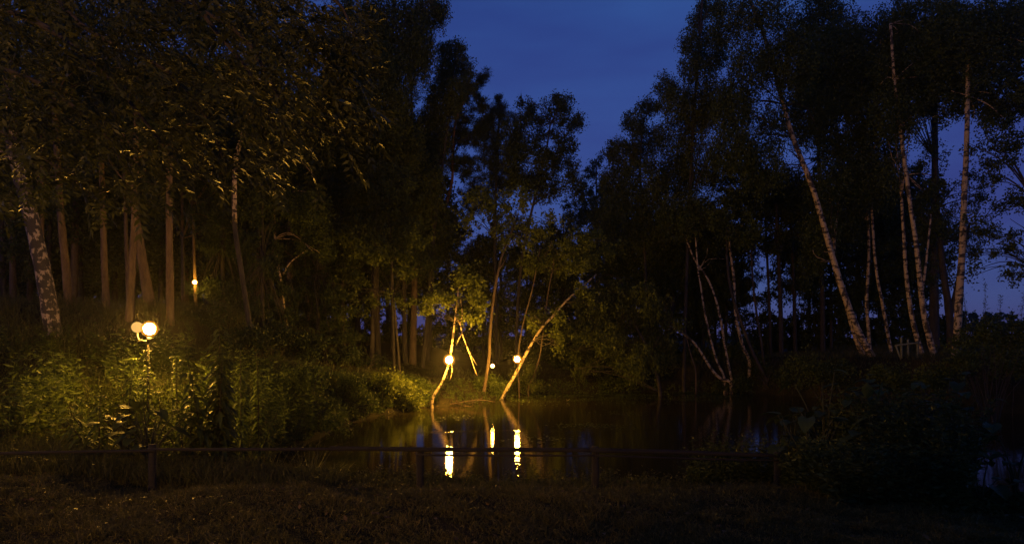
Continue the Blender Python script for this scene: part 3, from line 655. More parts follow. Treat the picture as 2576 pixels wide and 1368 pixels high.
for lab, path, D, a, b_, cr in [
    ('dark birch in the right middle with crown reaching the top edge', [(2070, 900), (2068, 700), (2060, 400), (2055, 100)], 32, 16, 8, [(2060, 60, 90, 90), (2060, 220, 60, 80), (2000, 480, 60, 60), (1960, 540, 60, 50, .8), (2040, 560, 40, 50, .8)]),
    ('dark tree left of the slanting birch with low hanging foliage', [(1965, 870), (1963, 760), (1958, 640), (1950, 480)], 31, 17, 10, [(1940, 480, 70, 50), (1880, 520, 60, 50, .9), (1960, 590, 50, 40, .8), (1860, 440, 70, 60), (1900, 610, 50, 34, .5)]),
    ('dark slim tree between the shore clump and slanting birch', [(1938, 860), (1935, 760), (1930, 650), (1925, 540)], 33, 10, 7, [(1930, 480, 70, 50, .8), (1850, 600, 50, 36, .6)]),
    ('dark slim tree with its stem in front of the pale gap', [(2000, 870), (1998, 760), (1994, 660), (1990, 560)], 34, 13, 9, [(1990, 640, 50, 40, .6), (2030, 700, 40, 50, .7), (1980, 520, 60, 50)]),
    ('dark bent stem left of the pale gap in the right wood', [(1925, 935), (1915, 860), (1905, 800), (1895, 720), (1890, 640)], 29, 8, 6, [(1880, 600, 50, 34, .6)]),
    ('dark leafy tree filling the middle right behind the willow', [(1680, 970), (1690, 800), (1700, 640), (1690, 540)], 33, 13, 8, [(1690, 620, 70, 60), (1620, 640, 60, 50), (1760, 610, 60, 50, .8), (1560, 640, 50, 50), (1700, 700, 50, 40, .7), (1640, 720, 60, 40, .8)]),
    ('broad dark tree behind the right birches', [(2350, 880), (2350, 700), (2352, 400), (2350, 100)], 31, 30, 14, [(2340, 110, 100, 100), (2200, 200, 90, 90), (2140, 200, 80, 90), (2300, 240, 60, 50), (2450, 160, 100, 90), (2530, 60, 90, 80)])]:
    tree('dark_tree', lab, path, D, a, b_, 'dark_bark', cr, 'leaf', 'leaf', 1.9, .10, .065, group='unlit trees on the right bank')
# the clump of thin lit birches on the middle right shore
S = 'thin lit birches leaning from one spot on the right shore'
tree('birch_tree', 'lowest birch of the shore clump, bowing far left over the water', [(1838, 962), (1818, 955), (1795, 935), (1775, 905), (1756, 875), (1736, 852), (1700, 828), (1660, 808), (1620, 795), (1590, 790)], 28.8, 11, 4, 'birch',
     [(1650, 790, 50, 26, .7), (1610, 800, 40, 30, .7)], 'weep', 'leaf', 1.7, group=S)
tree('birch_tree', 'left upright birch of the shore clump', [(1822, 950), (1806, 915), (1792, 870), (1780, 820), (1770, 770), (1762, 715), (1756, 680), (1750, 600)], 29, 8, 5, 'birch',
     [(1740, 560, 60, 50, .8), (1780, 640, 40, 30, .5)], 'leaf', 'leaf', 1.3, group=S)
tree('birch_tree', 'middle birch of the shore clump, arching left to meet its neighbour', [(1842, 965), (1832, 915), (1822, 860), (1812, 800), (1798, 745), (1782, 705), (1765, 678), (1748, 655), (1725, 600)], 29.3, 9, 5, 'birch',
     [(1700, 560, 60, 50, .8)], 'leaf', 'leaf', 1.3, group=S)
tree('birch_tree', 'right birch of the shore clump with a dark gap in its lit stem', [(1885, 905), (1872, 880), (1858, 830), (1850, 785), (1848, 735), (1845, 690), (1838, 640), (1832, 580)], 29.5, 12, 7, 'birch',
     [(1820, 520, 70, 60, .8), (1860, 560, 40, 40, .6)], 'leaf', 'leaf', 1.3, group=S)
tree('dark_tree', 'dark leaning stem crossing the right birch of the shore clump', [(1925, 950), (1895, 890), (1872, 830), (1850, 770), (1835, 710), (1828, 640)], 28.6, 12, 8, 'dark_bark',
     [(1830, 560, 50, 50, .6)], 'leaf', 'leaf', 1.3)
tree('slim_tree', 'thin dim stem hanging over the shore left of the birch clump', [(1750, 935), (1740, 900), (1730, 860), (1722, 820)], 28.3, 5, 3, 'bark', [(1715, 810, 26, 16, .7)], 'weep', 'leaf', 1.2)

# --- deep wood: repeated dark trees
def proto(name, h, mat_b, kind, mat_l, blobs, label, group, r=.16):
    e = empty(name, (0, 0, 0), label, 'tree', group)
    m = MB(); tube(m, [(0, 0, -.3), (rng.uniform(-.2, .2), 0, h * .5), (rng.uniform(-.3, .3), 0, h)], [r, r * .7, .03], 8, .6, .04)
    for _ in range(14):
        z = rng.uniform(.25, .6) * h; a = rng.uniform(0, 6.28); l = rng.uniform(.5, 1.4)
        tube(m, [(0, 0, z), (math.cos(a) * l * .6, math.sin(a) * l * .6, z + .1), (math.cos(a) * l, math.sin(a) * l, z - .15)], [.02, .013, .006], 4, .4, 0)
    m.build('trunk', M[mat_b], e)
    m = MB()
    for (x, y, z, rx, rz) in blobs:
        # blobs in metres, reuse the view helper at a fixed distance then move home
        D0 = 40.0
        mm = MB(); crown_mesh(mm, [(1288 + x / D0 * F, HOR + (EYE - z) / D0 * F, rx / D0 * F, rz / D0 * F)], D0, kind, 1.25, .15, .10, base_d=D0)
        for V, Qq in zip(mm.V, mm.Q):
            V = V.copy(); V[:, 1] -= D0 - y
            m.add(V, Qq - Qq.min())
    m.build('crown', M[mat_l], e)
    return e
def copy_tree(o, loc, rz, s):
    r = o.copy(); COL.objects.link(r); r.location = loc; r.rotation_euler = (0, 0, rz); r.scale = (s, s, s)
    for ch in list(o.children):
        c = ch.copy(); COL.objects.link(c); c.parent = r
    return r
dl = 'dark tree standing in the unlit depth of the wood behind the bank'
gd = 'trees in the dark depth of the wood'
pr = [proto('wood_tree', 13, 'bark', 'pine', 'needle', [(0, 0, 11.5, 1.8, 1.8), (.8, .5, 9.5, 2, 1.3), (-.9, -.4, 8, 1.9, 1.2), (.2, 0, 6.5, 1.9, 1)], dl, gd),
      proto('wood_tree', 11, 'dark_bark', 'leaf', 'leaf', [(0, 0, 9.5, 2, 1.8), (1.2, .3, 7.6, 1.8, 1.5), (-1.2, 0, 7, 1.9, 1.5), (.2, .8, 5, 1.9, 1.4), (-.3, -.5, 3.2, 1.6, 1.2)], dl, gd, .13),
      proto('wood_tree', 12, 'dark_bark', 'leaf', 'leaf', [(.3, 0, 10.5, 1.8, 1.7), (-1.2, .6, 8.6, 1.7, 1.5), (1.3, -.4, 7.4, 1.8, 1.6), (-.2, .3, 5.6, 2.1, 1.3), (.8, 0, 3.6, 1.4, 1.0), (-.9, 0, 2.4, 1.3, 1.0)], dl, gd, .15)]
spots = []
def row(px0, px1, n, D0, D1, s0, s1, sel):
    for k in range(n):
        px = px0 + (px1 - px0) * (k + rng.uniform(.1, .9)) / n; D = rng.uniform(D0, D1)
        spots.append(((px - 1288) / F * D, D, rng.uniform(s0, s1), sel[int(rng.integers(0, len(sel)))]))
row(-60, 1060, 26, 31, 37, .9, 1.15, (0, 1, 2)); row(-60, 1060, 22, 39, 48, 1.0, 1.3, (1, 2))
row(1060, 1440, 8, 36, 42, .55, .75, (1, 2)); row(1500, 1860, 9, 38, 46, .6, .85, (1, 2)); row(2030, 2330, 8, 36, 44, .75, 1.0, (1, 2)); row(1640, 1860, 4, 34, 36, .6, .7, (2,))
for k, (x, y, s, q) in enumerate(spots):
    z = H1(x, y)
    src = pr[q]
    if 'used' not in src:
        src['used'] = 1; src.location = (x, y, z); src.scale = (s, s, s)
    else:
        o = copy_tree(src, (x, y, z), rng.uniform(0, 6.28), s)
for q in pr:
    if 'used' in q: del q['used']
for o in COL.objects:
    if 'used' in o: del o['used']

# far treeline seen low on the right horizon, and thickets closing the wood
def mass(name, label, boxes, mat, L, W, lai, cat):
    m = MB()
    for (px0, px1, ytop, ybot, D) in boxes:
        n = max(1, int((px1 - px0) / 26))
        for k in range(n):
            px = px0 + (px1 - px0) * (k + .5) / n; top = ytop + rng.uniform(-1, 1) * (ybot - ytop) * .16
            for yy_ in np.arange(top, ybot, 22):
                crown_mesh(m, [(px + rng.uniform(-8, 8), yy_ + 12, 24, 18)], D, 'leaf', lai, L, W)
    o = m.build(name, M[mat]); tag(o, label, cat, kind='stuff'); return o
mass('far_treeline', 'low dark line of distant trees and hedges on the right horizon', [(2330, 2700, 796, 870, 85), (1380, 1560, 640, 860, 60), (1840, 2080, 838, 880, 60)], 'leaf', .35, .25, 1.6, 'treeline')
m = MB()
for _ in range(90):
    crown_mesh(m, [(rng.uniform(1500, 2400), rng.uniform(600, 830), rng.uniform(18, 46), rng.uniform(12, 34), .55)], rng.uniform(34, 37), 'leaf', 1.0, .12, .08)
for _ in range(30):
    crown_mesh(m, [(rng.uniform(880, 1480), rng.uniform(560, 820), rng.uniform(18, 40), rng.uniform(12, 34), .6)], rng.uniform(36, 38), 'leaf', 1.0, .12, .08)
o = m.build('hanging_foliage', M['leaf']); tag(o, 'loose dark foliage of the wood that speckles the low sky gaps', 'foliage', kind='stuff')
mass('undergrowth_thicket', 'dark thicket closing the depth of the wood behind the trunks', [(-40, 860, 560, 960, 40), (860, 1050, 800, 960, 38), (1050, 1500, 815, 990, 39), (1380, 1900, 860, 975, 33), (1900, 2400, 800, 900, 38)], 'leaf', .16, .11, 1.5, 'thicket')

# ------------------------------------------------------------------ near canopy of the ash tree
def curve_pts(path, D): return [P(px, py, D if np.isscalar(D) else D[k]) for k, (px, py) in enumerate(path)]
bx_, by_ = -8.6, 8.0; bz_ = H1(bx_, by_)
e = empty('ash_tree', (bx_, by_, bz_), 'ash tree whose near feathery leaves overhang the whole upper left', 'tree')
m = MB(); tube(m, [(bx_, by_, bz_ - .2), (bx_ + .1, by_, bz_ + 2), (bx_ + .25, by_ - .1, bz_ + 4), (bx_ + .5, by_, bz_ + 7), (bx_ + .6, by_, bz_ + 9)], [.24, .2, .17, .13, .06], 14, .3, .03)
m.build('trunk', M['dark_bark'], e, (bx_, by_, bz_), smooth=True)
lims = [([(-300, -300), (0, -150), (330, -40), (590, 75), (700, 240), (775, 310), (850, 340)], 8.0), ([(-400, -100), (0, 20), (150, 90), (240, 165), (300, 225), (360, 300), (440, 400), (520, 460)], 7.5),
        ([(-400, 100), (-100, 150), (100, 210), (260, 335), (325, 430), (400, 470)], 8.5), ([(-300, -420), (200, -250), (600, -120), (820, -20), (880, 60), (910, 150)], 7.8),
        ([(-400, 250), (-100, 300), (60, 360), (150, 430), (230, 490)], 8.8), ([(150, -230), (420, -60), (560, 100), (640, 200), (700, 330), (780, 420)], 9.0), ([(0, -150), (200, 60), (420, 180), (520, 300), (560, 400)], 8.4)]
m = MB()
for path, D in lims:
    pts = curve_pts(path, D); a = np.array([bx_ + .3, by_, min(bz_ + 7.5, max(bz_ + 3.5, pts[0][2] - .3))])
    tube(m, [a] + pts, np.linspace(.05, .006, len(pts) + 1), 6, .25, .04)
m.build('branches', M['twig'], e, (bx_, by_, bz_))
def spray(mb, c, d, n=9, L=.10, W=.034):
    d = d / np.linalg.norm(d); ln = n * .5 * L * .62
    s = np.cross(d, [0, 0, 1.0]) + rng.standard_normal(3) * .15; s /= np.linalg.norm(s)
    pos = []; dr = []
    for k in range(n // 2):
        t = (k + 1) / (n // 2 + .5); p = c + d * ln * t - np.array([0, 0, .04]) * t * t
        for sg in (-1, 1):
            pos.append(p); dr.append(d * .75 + s * sg + np.array([0, 0, -.25]))
    pos.append(c + d * ln); dr.append(d)
    pos = np.array(pos); dr = np.array(dr)
    up = np.cross(s, d) + rng.standard_normal((len(pos), 3)) * .5
    leaves(mb, pos, dr, rng.uniform(.85, 1.15, len(pos)) * L, W, .08, up)
    blades(mb, c[None, :], d[None, :], ln * 1.05, .006, .08)
m = MB(); cnt = 0
while cnt < 2300:
    px = rng.uniform(-60, 930); py = rng.uniform(-60, 520)
    lim = 510 if px < 480 else (440 if px < 700 else 370)
    if px > 880: lim = 290
    if py > lim + 40 * math.sin(px * .03) * rng.uniform(.3, 1): continue
    if py > 360 and rng.random() < .3: continue
    nn_ = math.sin(px * .021 + 1.2 * math.sin(py * .017)) + math.sin(py * .03 - px * .008)
    if nn_ < -.5 and rng.random() < .65: continue
    D = rng.uniform(6.2, 10.0); c = P(px, py, D)
    d = np.array([rng.normal(.55, .5), rng.normal(-.1, .5), rng.normal(-.6, .45)])
    l_ = rng.uniform(.055, .12); spray(m, c, d, int(rng.integers(6, 13)), l_, l_ * rng.uniform(.28, .4)); cnt += 1
for px, py, k in [(620, 250, 10), (640, 300, 8), (600, 200, 9), (540, 475, 2), (790, 440, 3), (820, 90, 34), (850, 160, 36), (810, 230, 24), (870, 280, 16), (760, 60, 14), (900, 370, 4), (460, 520, 2)]:
    for _ in range(k):
        c = P(px + rng.normal(0, 24), py + rng.normal(0, 24), rng.uniform(6.8, 7.8)); spray(m, c, np.array([rng.normal(.45, .3), rng.normal(.35, .3), rng.normal(-.75, .3)]), 9, .10, .036)
m.build('crown', M['ash_leaf'], e, (bx_, by_, bz_))

# ------------------------------------------------------------------ herbs, weeds, grass
def herbs(mb, xy, hh, L=.10, W=.028, nl=16, stem=.008, lean=.18):
    x, y = xy[:, 0], xy[:, 1]; n = len(x); z = hgt(x, y)
    base = np.stack([x, y, z - .02], 1); hh = np.broadcast_to(hh, n)
    d = rng.standard_normal((n, 3)) * lean; d[:, 2] = 1; d /= np.linalg.norm(d, axis=1)[:, None]
    bd = rng.standard_normal((n, 3)) * .12; bd[:, 2] = 0
    blades(mb, base, d, hh, stem, .05)
    t = np.sort(rng.uniform(.12, 1.0, (n, nl)), 1)
    pos = base[:, None, :] + d[:, None, :] * (t * hh[:, None])[:, :, None] * .92 + bd[:, None, :] * (t ** 2 * hh[:, None])[:, :, None] * .3
    a = rng.uniform(0, 6.28, (n, 1)) + np.arange(nl)[None, :] * 2.4
    out = np.stack([np.cos(a), np.sin(a), rng.uniform(-.5, .5, (n, nl)) + .35 * t], -1)
    sc = (1.15 - .55 * t) * rng.uniform(.7, 1.2, (n, nl))
    leaves(mb, pos.reshape(-1, 3), out.reshape(-1, 3), (sc * L).ravel(), (sc * W).ravel(), .12)

def scatter(n, x0, x1, y0, y1, cond=None):
    x = rng.uniform(x0, x1, n * 3); y = rng.uniform(y0, y1, n * 3)
    keep = sdist(x, y) > .02
    if cond is not None: keep &= cond(x, y)
    idx = np.nonzero(keep)[0][:n]
    return np.stack([x[idx], y[idx]], 1)

inreg = lambda x, y: (x < -3.1) & ~((y > 16.0) & (x < -7.5)) & ~((y > 18.6) & (x > -6.3))
sp = lambda x, y: wob(x * .9 + 5, y * .9) + .35 * wob(x * 3.1, y * 3.1 + 2)
hs = lambda xy: (.62 + .5 * wob(xy[:, 0] * 1.3, xy[:, 1] * 1.3 + 1)) * np.where(xy[:, 1] > 17.0, .6, 1.0)
m = MB()
xy = scatter(2100, -14, -3.0, 12.4, 23.5, lambda x, y: inreg(x, y) & (sp(x, y) > .02))
herbs(m, xy, rng.uniform(.45, 1.15, len(xy)) * hs(xy), .13, .036, 18)
xy = scatter(300, -9.5, -4.6, 10.6, 17, lambda x, y: sp(x, y) > .15)
herbs(m, xy, rng.uniform(.8, 1.4, len(xy)), .20, .05, 20, .012, .1)
xy = scatter(4200, -7, -2.6, 12.8, 24.5, lambda x, y: sdist(x, y) < 1.5)
herbs(m, xy, rng.uniform(.2, .7, len(xy)) * np.where(xy[:, 1] > 18.5, .5, 1.0), .10, .03, 12, .008, .35)
o = m.build('wild_herbs', M['herb']); tag(o, 'light green tangle of tall weeds on the left bank under the lamp', 'undergrowth', kind='stuff')
m = MB()
xy = scatter(2300, -15, -3.0, 10.6, 23.5, lambda x, y: inreg(x, y) & (sp(x, y) < .10))
herbs(m, xy, rng.uniform(.4, 1.05, len(xy)) * hs(xy), .075, .055, 20, .008, .28)
o = m.build('nettle_patch', M['leaf']); tag(o, 'darker round leaved undergrowth mixed into the left bank', 'undergrowth', kind='stuff')
m = MB()
xy = scatter(7000, -14, -3.0, 10.6, 24, lambda x, y: (x < -3.1) & (np.abs(sp(x, y)) < .30))
b0 = np.stack([xy[:, 0], xy[:, 1], hgt(xy[:, 0], xy[:, 1]) - .01], 1); b0 = np.repeat(b0, 3, 0) + rng.normal(0, .04, (len(b0) * 3, 3)) * [1, 1, 0]
d = rng.standard_normal((len(b0), 3)) * .3; d[:, 2] = 1
blades(m, b0, d, rng.uniform(.35, 1.15, len(b0)) * np.where(b0[:, 1] > 17, .6, 1.0), .011, rng.uniform(.1, .7, len(b0)))
o = m.build('tall_grass', M['weed']); tag(o, 'tall arching grass between the weeds of the left bank', 'grass', kind='stuff')

m = MB()
xy = scatter(6500, 3.2, 13, 7.0, 11.2, lambda x, y: (x > 3.3 + (11 - y) * .3))
pxs = 1288 + xy[:, 0] / xy[:, 1] * F
hm = np.clip((pxs - 1850) / 260, .15, 1) * 1.35
hm *= np.where(pxs > 2430, .10, 1.0)
herbs(m, xy, hm * rng.uniform(.55, 1.1, len(xy)), .11, .035, 20)
xy = scatter(500, 2.6, 4.6, 9.6, 10.3)
herbs(m, xy, rng.uniform(.4, 1.0, len(xy)), .10, .03, 14)
xy = scatter(3200, 3.3, 12, 6.9, 8.4, lambda x, y: (x / y > .40) & (x / y < .66))
herbs(m, xy, rng.uniform(.25, .75, len(xy)), .10, .034, 16)
o = m.build('shore_herbs', M['big_leaf']); tag(o, 'dark unlit mass of weeds on the near shore at lower right', 'undergrowth', kind='stuff')

m = MB()
xy = scatter(9000, -9, 12, 8.7, 11.4)
pxs = 1288 + xy[:, 0] / xy[:, 1] * F
hl = np.where(pxs < 850, .40, .15) * rng.uniform(.5, 1.3, len(xy)) * np.where(xy[:, 1] > 10.3, .8, 1.0)
b0 = np.stack([xy[:, 0], xy[:, 1], hgt(xy[:, 0], xy[:, 1]) - .01], 1)
b0 = np.repeat(b0, 5, 0) + rng.normal(0, .035, (len(b0) * 5, 3)) * [1, 1, 0]; hl = np.repeat(hl, 5) * rng.uniform(.6, 1.1, len(b0))
d = rng.standard_normal((len(b0), 3)) * .35; d[:, 2] = 1
blades(m, b0, d, hl, .008, rng.uniform(.1, .6, len(b0)))
xy = scatter(900, -4.5, 9, 9.3, 11.2); herbs(m, xy, rng.uniform(.12, .32, len(xy)), .07, .03, 10)
o = m.build('bank_grass', M['weed']); tag(o, 'rough grass and small weeds between lawn and water', 'grass', kind='stuff')

m = MB()
n = 210000
y = rng.uniform(4.9, 9.1, n); x = rng.uniform(-.80, .80, n) * y
keep = rng.random(n) < (.75 + .5 * wob(x * 1.3, y * 1.3)); x, y = x[keep], y[keep]; n = len(x)
cl = rng.normal(0, 1, (n, 2)) * .01
b0 = np.stack([x + cl[:, 0], y + cl[:, 1], hgt(x, y) - .005], 1)
d = rng.standard_normal((n, 3)) * .7; d[:, 2] = 1
hl = rng.uniform(.03, .10, n) * (1 + .55 * wob(x * 3.1, y * 3.1)) * (1 + .5 * wob(x * 7, y * 7)); blades(m, b0, d, hl, .005, rng.uniform(.2, .9, n))
xt = rng.uniform(-6, 6, 260); yt = rng.uniform(4.9, 8.9, 260)
xt = np.repeat(xt, 34) + rng.normal(0, .05, 260 * 34); yt = np.repeat(yt, 34) + rng.normal(0, .05, 260 * 34)
d = rng.standard_normal((len(xt), 3)) * .55; d[:, 2] = 1
blades(m, np.stack([xt, yt, hgt(xt, yt) - .005], 1), d, rng.uniform(.06, .19, len(xt)), .006, rng.uniform(.2, .9, len(xt)))
o = m.build('lawn_grass', M['grass']); tag(o, 'short dry lawn in the foreground, dimly lit', 'grass', kind='stuff')

m = MB(); n = 520; x = rng.uniform(-6.5, 6.5, n); y = rng.uniform(4.9, 9.3, n)
d = rng.standard_normal((n, 3)); d[:, 2] *= .25
leaves(m, np.stack([x, y, hgt(x, y) + .035], 1), d, rng.uniform(.035, .075, n), rng.uniform(.02, .045, n), .1, np.tile([0, 0, 1.0], (n, 1)) + rng.normal(0, .3, (n, 3)))
o = m.build('fallen_leaves', leaf_mat('dead_leaf', (.08, .05, .02), (.16, .10, .04), (.26, .19, .08), trans=.1)); tag(o, 'scattered dead leaves lying on the lawn', 'leaves', kind='stuff')
m = MB()
for (x0, x1, y0, y1, n, h0, h1) in [(-20, -5.5, 13.5, 26, 26000, .12, .34), (8, 26, 23, 34, 22000, .15, .45), (-5.5, 8, 24.5, 32, 3500, .08, .25)]:
    xy = scatter(n, x0, x1, y0, y1)
    b0 = np.stack([xy[:, 0], xy[:, 1], hgt(xy[:, 0], xy[:, 1]) - .02], 1); d = rng.standard_normal((len(b0), 3)) * .35; d[:, 2] = 1
    blades(m, b0, d, rng.uniform(h0, h1, len(b0)), .014, rng.uniform(.1, .6, len(b0)))
o = m.build('wood_grass', M['weed']); tag(o, 'long grass covering the slopes and the far bank', 'grass', kind='stuff')

# low shore plants and leaf litter on the far water edge
m = MB()
for (px0, px1, py, D0, D1, n, hz_) in [(1110, 1330, 1012, 23.9, 26.2, 500, .22), (1330, 1900, 988, 28.6, 29.8, 700, .25), (1240, 1420, 985, 26.6, 29, 500, .3)]:
    px = rng.uniform(px0, px1, n); D = rng.uniform(D0, D1, n); x = (px - 1288) / F * D
    k = sdist(x, D) > -.15
    herbs(m, np.stack([x[k], D[k]], 1), rng.uniform(.08, hz_, k.sum()), .07, .035, 9)
o = m.build('shore_plants', M['herb']); tag(o, 'small lit leafy plants along the far water edge', 'plants', kind='stuff')
m = MB(); n = 14000
px = rng.uniform(1270, 1860, n); D = rng.uniform(23.5, 29.6, n); x = (px - 1288) / F * D
k = (sdist(x, D) < -.05) & (rng.random(n) < np.clip((D - 23) / 6, 0, 1) ** 1.8) & (wob(x * 1.1, D * 1.6) > -.1); x, D = x[k], D[k]
pos = np.stack([x, D, np.full(len(x), WATER + .012)], 1); d = rng.standard_normal((len(x), 3)); d[:, 2] = np.abs(rng.normal(0, .12, len(x)))
leaves(m, pos, d, rng.uniform(.05, .12, len(x)), rng.uniform(.04, .08, len(x)), .05, np.tile([0, 0, 1.0], (len(x), 1)))
n = 420; cx = rng.choice([-1.6, .6, 2.0, 2.4, 3.6], n); cy = np.where(cx == -1.6, 20.5, np.where(cx == .6, 16.2, np.where(cx == 3.6, 21.5, 18.6)))
x = cx + rng.normal(0, .5, n); y = cy + rng.normal(0, .35, n); k = sdist(x, y) < -.3; x, y = x[k], y[k]
d = rng.standard_normal((len(x), 3)); d[:, 2] *= .06
leaves(m, np.stack([x, y, np.full(len(x), WATER + .01)], 1), d, rng.uniform(.04, .11, len(x)), rng.uniform(.03, .08, len(x)), .03, np.tile([0, 0, 1.0], (len(x), 1)))
o = m.build('floating_weed', M['herb']); tag(o, 'carpet of small floating leaves near the far shore', 'water plants', kind='stuff')

# ------------------------------------------------------------------ single plants
def bigleaf(mb, p, d, L, W, droop=.35, heart=True):
    d = np.asarray(d, float); d = d / np.linalg.norm(d)
    s = np.cross(d, [0, 0, 1.0]); s = s / (np.linalg.norm(s) + 1e-9); up = np.cross(s, d)
    ts = np.linspace(0, 1, 8); rows = []
    for t in ts:
        w = (math.sin(math.pi * min(1, (t + .18) / 1.18)) ** .8) * W * .5 * (1 - .3 * t) if heart else math.sin(math.pi * (t * .96 + .03)) * W * .5
        c = p + d * L * t - np.array([0, 0, droop * L]) * t * t
        back = -.16 * L * (1 - t) ** 3 if heart else 0
        for q in (-1, -.5, 0, .5, 1):
            rows.append(c + s * w * q * (1 + rng.normal(0, .05)) + up * (abs(q) * .12 * W + rng.normal(0, .01) * W) + d * back * abs(q))
    V = np.array(rows); Q = [(a * 5 + k, a * 5 + k + 1, (a + 1) * 5 + k + 1, (a + 1) * 5 + k) for a in range(7) for k in range(4)]
    mb.add(V, Q)

def broad_plant(label, px, D, htop, n, L, group, name='broad_leaved_plant', mat='big_leaf', spread=.35, heart=True):
    x = (px - 1288) / F * D; z = H1(x, D); base = np.array([x, D, z])
    e = empty(name, base, label, 'plant', group); m = MB(); m2 = MB()
    for k in range(n):
        a = rng.uniform(0, 6.28); h = htop * rng.uniform(.45, 1.0); o_ = spread * rng.uniform(.3, 1.1)
        tip = np.array([math.cos(a) * o_, math.sin(a) * o_, h])
        tube(m, [(0, 0, -.03), (tip[0] * .35, tip[1] * .35, h * .6), tuple(tip)], [.014, .010, .006], 5, .3, 0)
        l = L * rng.uniform(.65, 1.15)
        bigleaf(m2, tip, (math.cos(a + rng.normal(0, .4)), math.sin(a + rng.normal(0, .4)), rng.uniform(-.25, .5)), l, l * (.85 if heart else .3), rng.uniform(.25, .7), heart)
    m.build('stalks', M['stalk'], e); m2.build('leaves', M[mat], e, smooth=True)
    return e
broad_plant('dark drooping burdock silhouetted against bright leaves left of the tall weed', 375, 9.6, .98, 17, .25, None, 'burdock_plant', spread=.42)
broad_plant('dark burdock crouching left of the other silhouetted plant', 318, 9.9, .80, 14, .22, None, 'burdock_plant', spread=.38)
GB = 'broad leaved plants on the near right shore'
# many small plants, one look
lb = 'dark broad leaved plant among the unlit weeds at lower right'
for k in range(24):
    px = 1990 + 470 * (k + rng.uniform(0, 1)) / 24; D = rng.uniform(7.8, 9.9)
    hgt_ = (EYE - (rng.uniform(930, 1050) - HOR) / F * D) - H1((px - 1288) / F * D, D)
    broad_plant(lb, px, D, max(.5, hgt_), int(rng.integers(7, 11)), rng.uniform(.15, .26), GB)
for lab, px, D, h_, n_ in [('leafy plant silhouetted at the right edge against blue water glints', 2555, 8.2, .75, 8), ('low leafy plant at the bottom right in front of the blue glints', 2470, 7.6, .5, 7)]:
    broad_plant(lab, px, D, h_, n_, .2, None)
e = broad_plant('plant with two pointed pale triangular leaves standing above the dark weeds', 2182, 8.0, 1.0, 5, .26, GB)
for dx, h in ((-.05, 1.15), (.08, 1.2)):
    x = (2185 - 1288) / F * 8.0; m = MB(); z0 = H1(x, 8.0)
    zt = EYE - (1000 - HOR) / F * 8.0 - z0
    bigleaf(m, np.array([dx, -.1, zt]), (dx * 2.5, -.15, 1.0), .19, .13, 0, False); o = m.build('leaf', M['big_leaf'], e, smooth=True); o['label'] = 'pale upright triangular leaf'

def tall_weed(label, px, D, ytop, group=None, n=1, W=.2, L=.26, mat='herb'):
    x = (px - 1288) / F * D; z = H1(x, D); h = EYE - (ytop - HOR) / F * D - z
    e = empty('tall_weed', (x, D, z), label, 'plant', group); m = MB(); m2 = MB()
    for q in range(n):
        hq = h * (1 if q == 0 else rng.uniform(.55, .85)); ox, oy = (0, 0) if q == 0 else rng.normal(0, .18, 2)
        top = np.array([ox * 1.8 + rng.normal(0, .03), oy * 1.5, hq])
        pts = [np.array([ox * .4, oy * .4, -.03]), np.array([ox, oy, hq * .5]), top]
        tube(m, pts, [.014, .011, .004], 6, .25, 0)
        pp, _ = smooth_path(pts, [1, 1, 1], .03)
        for k, c in enumerate(pp):
            t = k / len(pp)
            if t < .08: continue
            for _ in range(2):
                a = k * 2.1 + _ * math.pi + rng.normal(0, .3)
                l = L * (.5 + .6 * math.sin(math.pi * min(1, t * .8 + .25))) * rng.uniform(.7, 1.1)
                bigleaf(m2, c, (math.cos(a), math.sin(a), rng.uniform(.1, .7)), l, l * W, rng.uniform(.5, 1.0), False)
        for k in range(11):
            a = k * .57; bigleaf(m2, top, (math.cos(a), math.sin(a), .9), L * rng.uniform(.5, .75), L * .13, .7, False)
    m.build('stem', M['twig'], e); m2.build('leaves', M[mat], e, smooth=True)
    return e
tall_weed('tallest weed with whorls of drooping narrow leaves, left foreground', 550, 10.6, 775, None, 4, .24, .34, 'big_leaf')
GT = 'tall narrow leaved weeds on the left bank'
tall_weed('leafy weed just right of the tallest weed, tops catching lamp light', 606, 12.4, 885, GT, 2)
tall_weed('leafy weed right of the bright lamp, below its glare', 445, 12.0, 900, GT, 2)
tall_weed('weed with lit tip directly left below the bright lamp', 326, 12.4, 905, GT, 2)
tall_weed('bushy weed in front of the bright leaves right of the burdock', 480, 10.4, 985, GT, 4)
tall_weed('weed topped by two lit leaves further right along the left bank', 650, 13.2, 905, GT, 2)
tall_weed('slender weed standing right in front of the lamp post', 372, 11.7, 885, GT, 2)
tall_weed('dark weed left of the burdock pair', 250, 10.0, 1000, GT, 3)

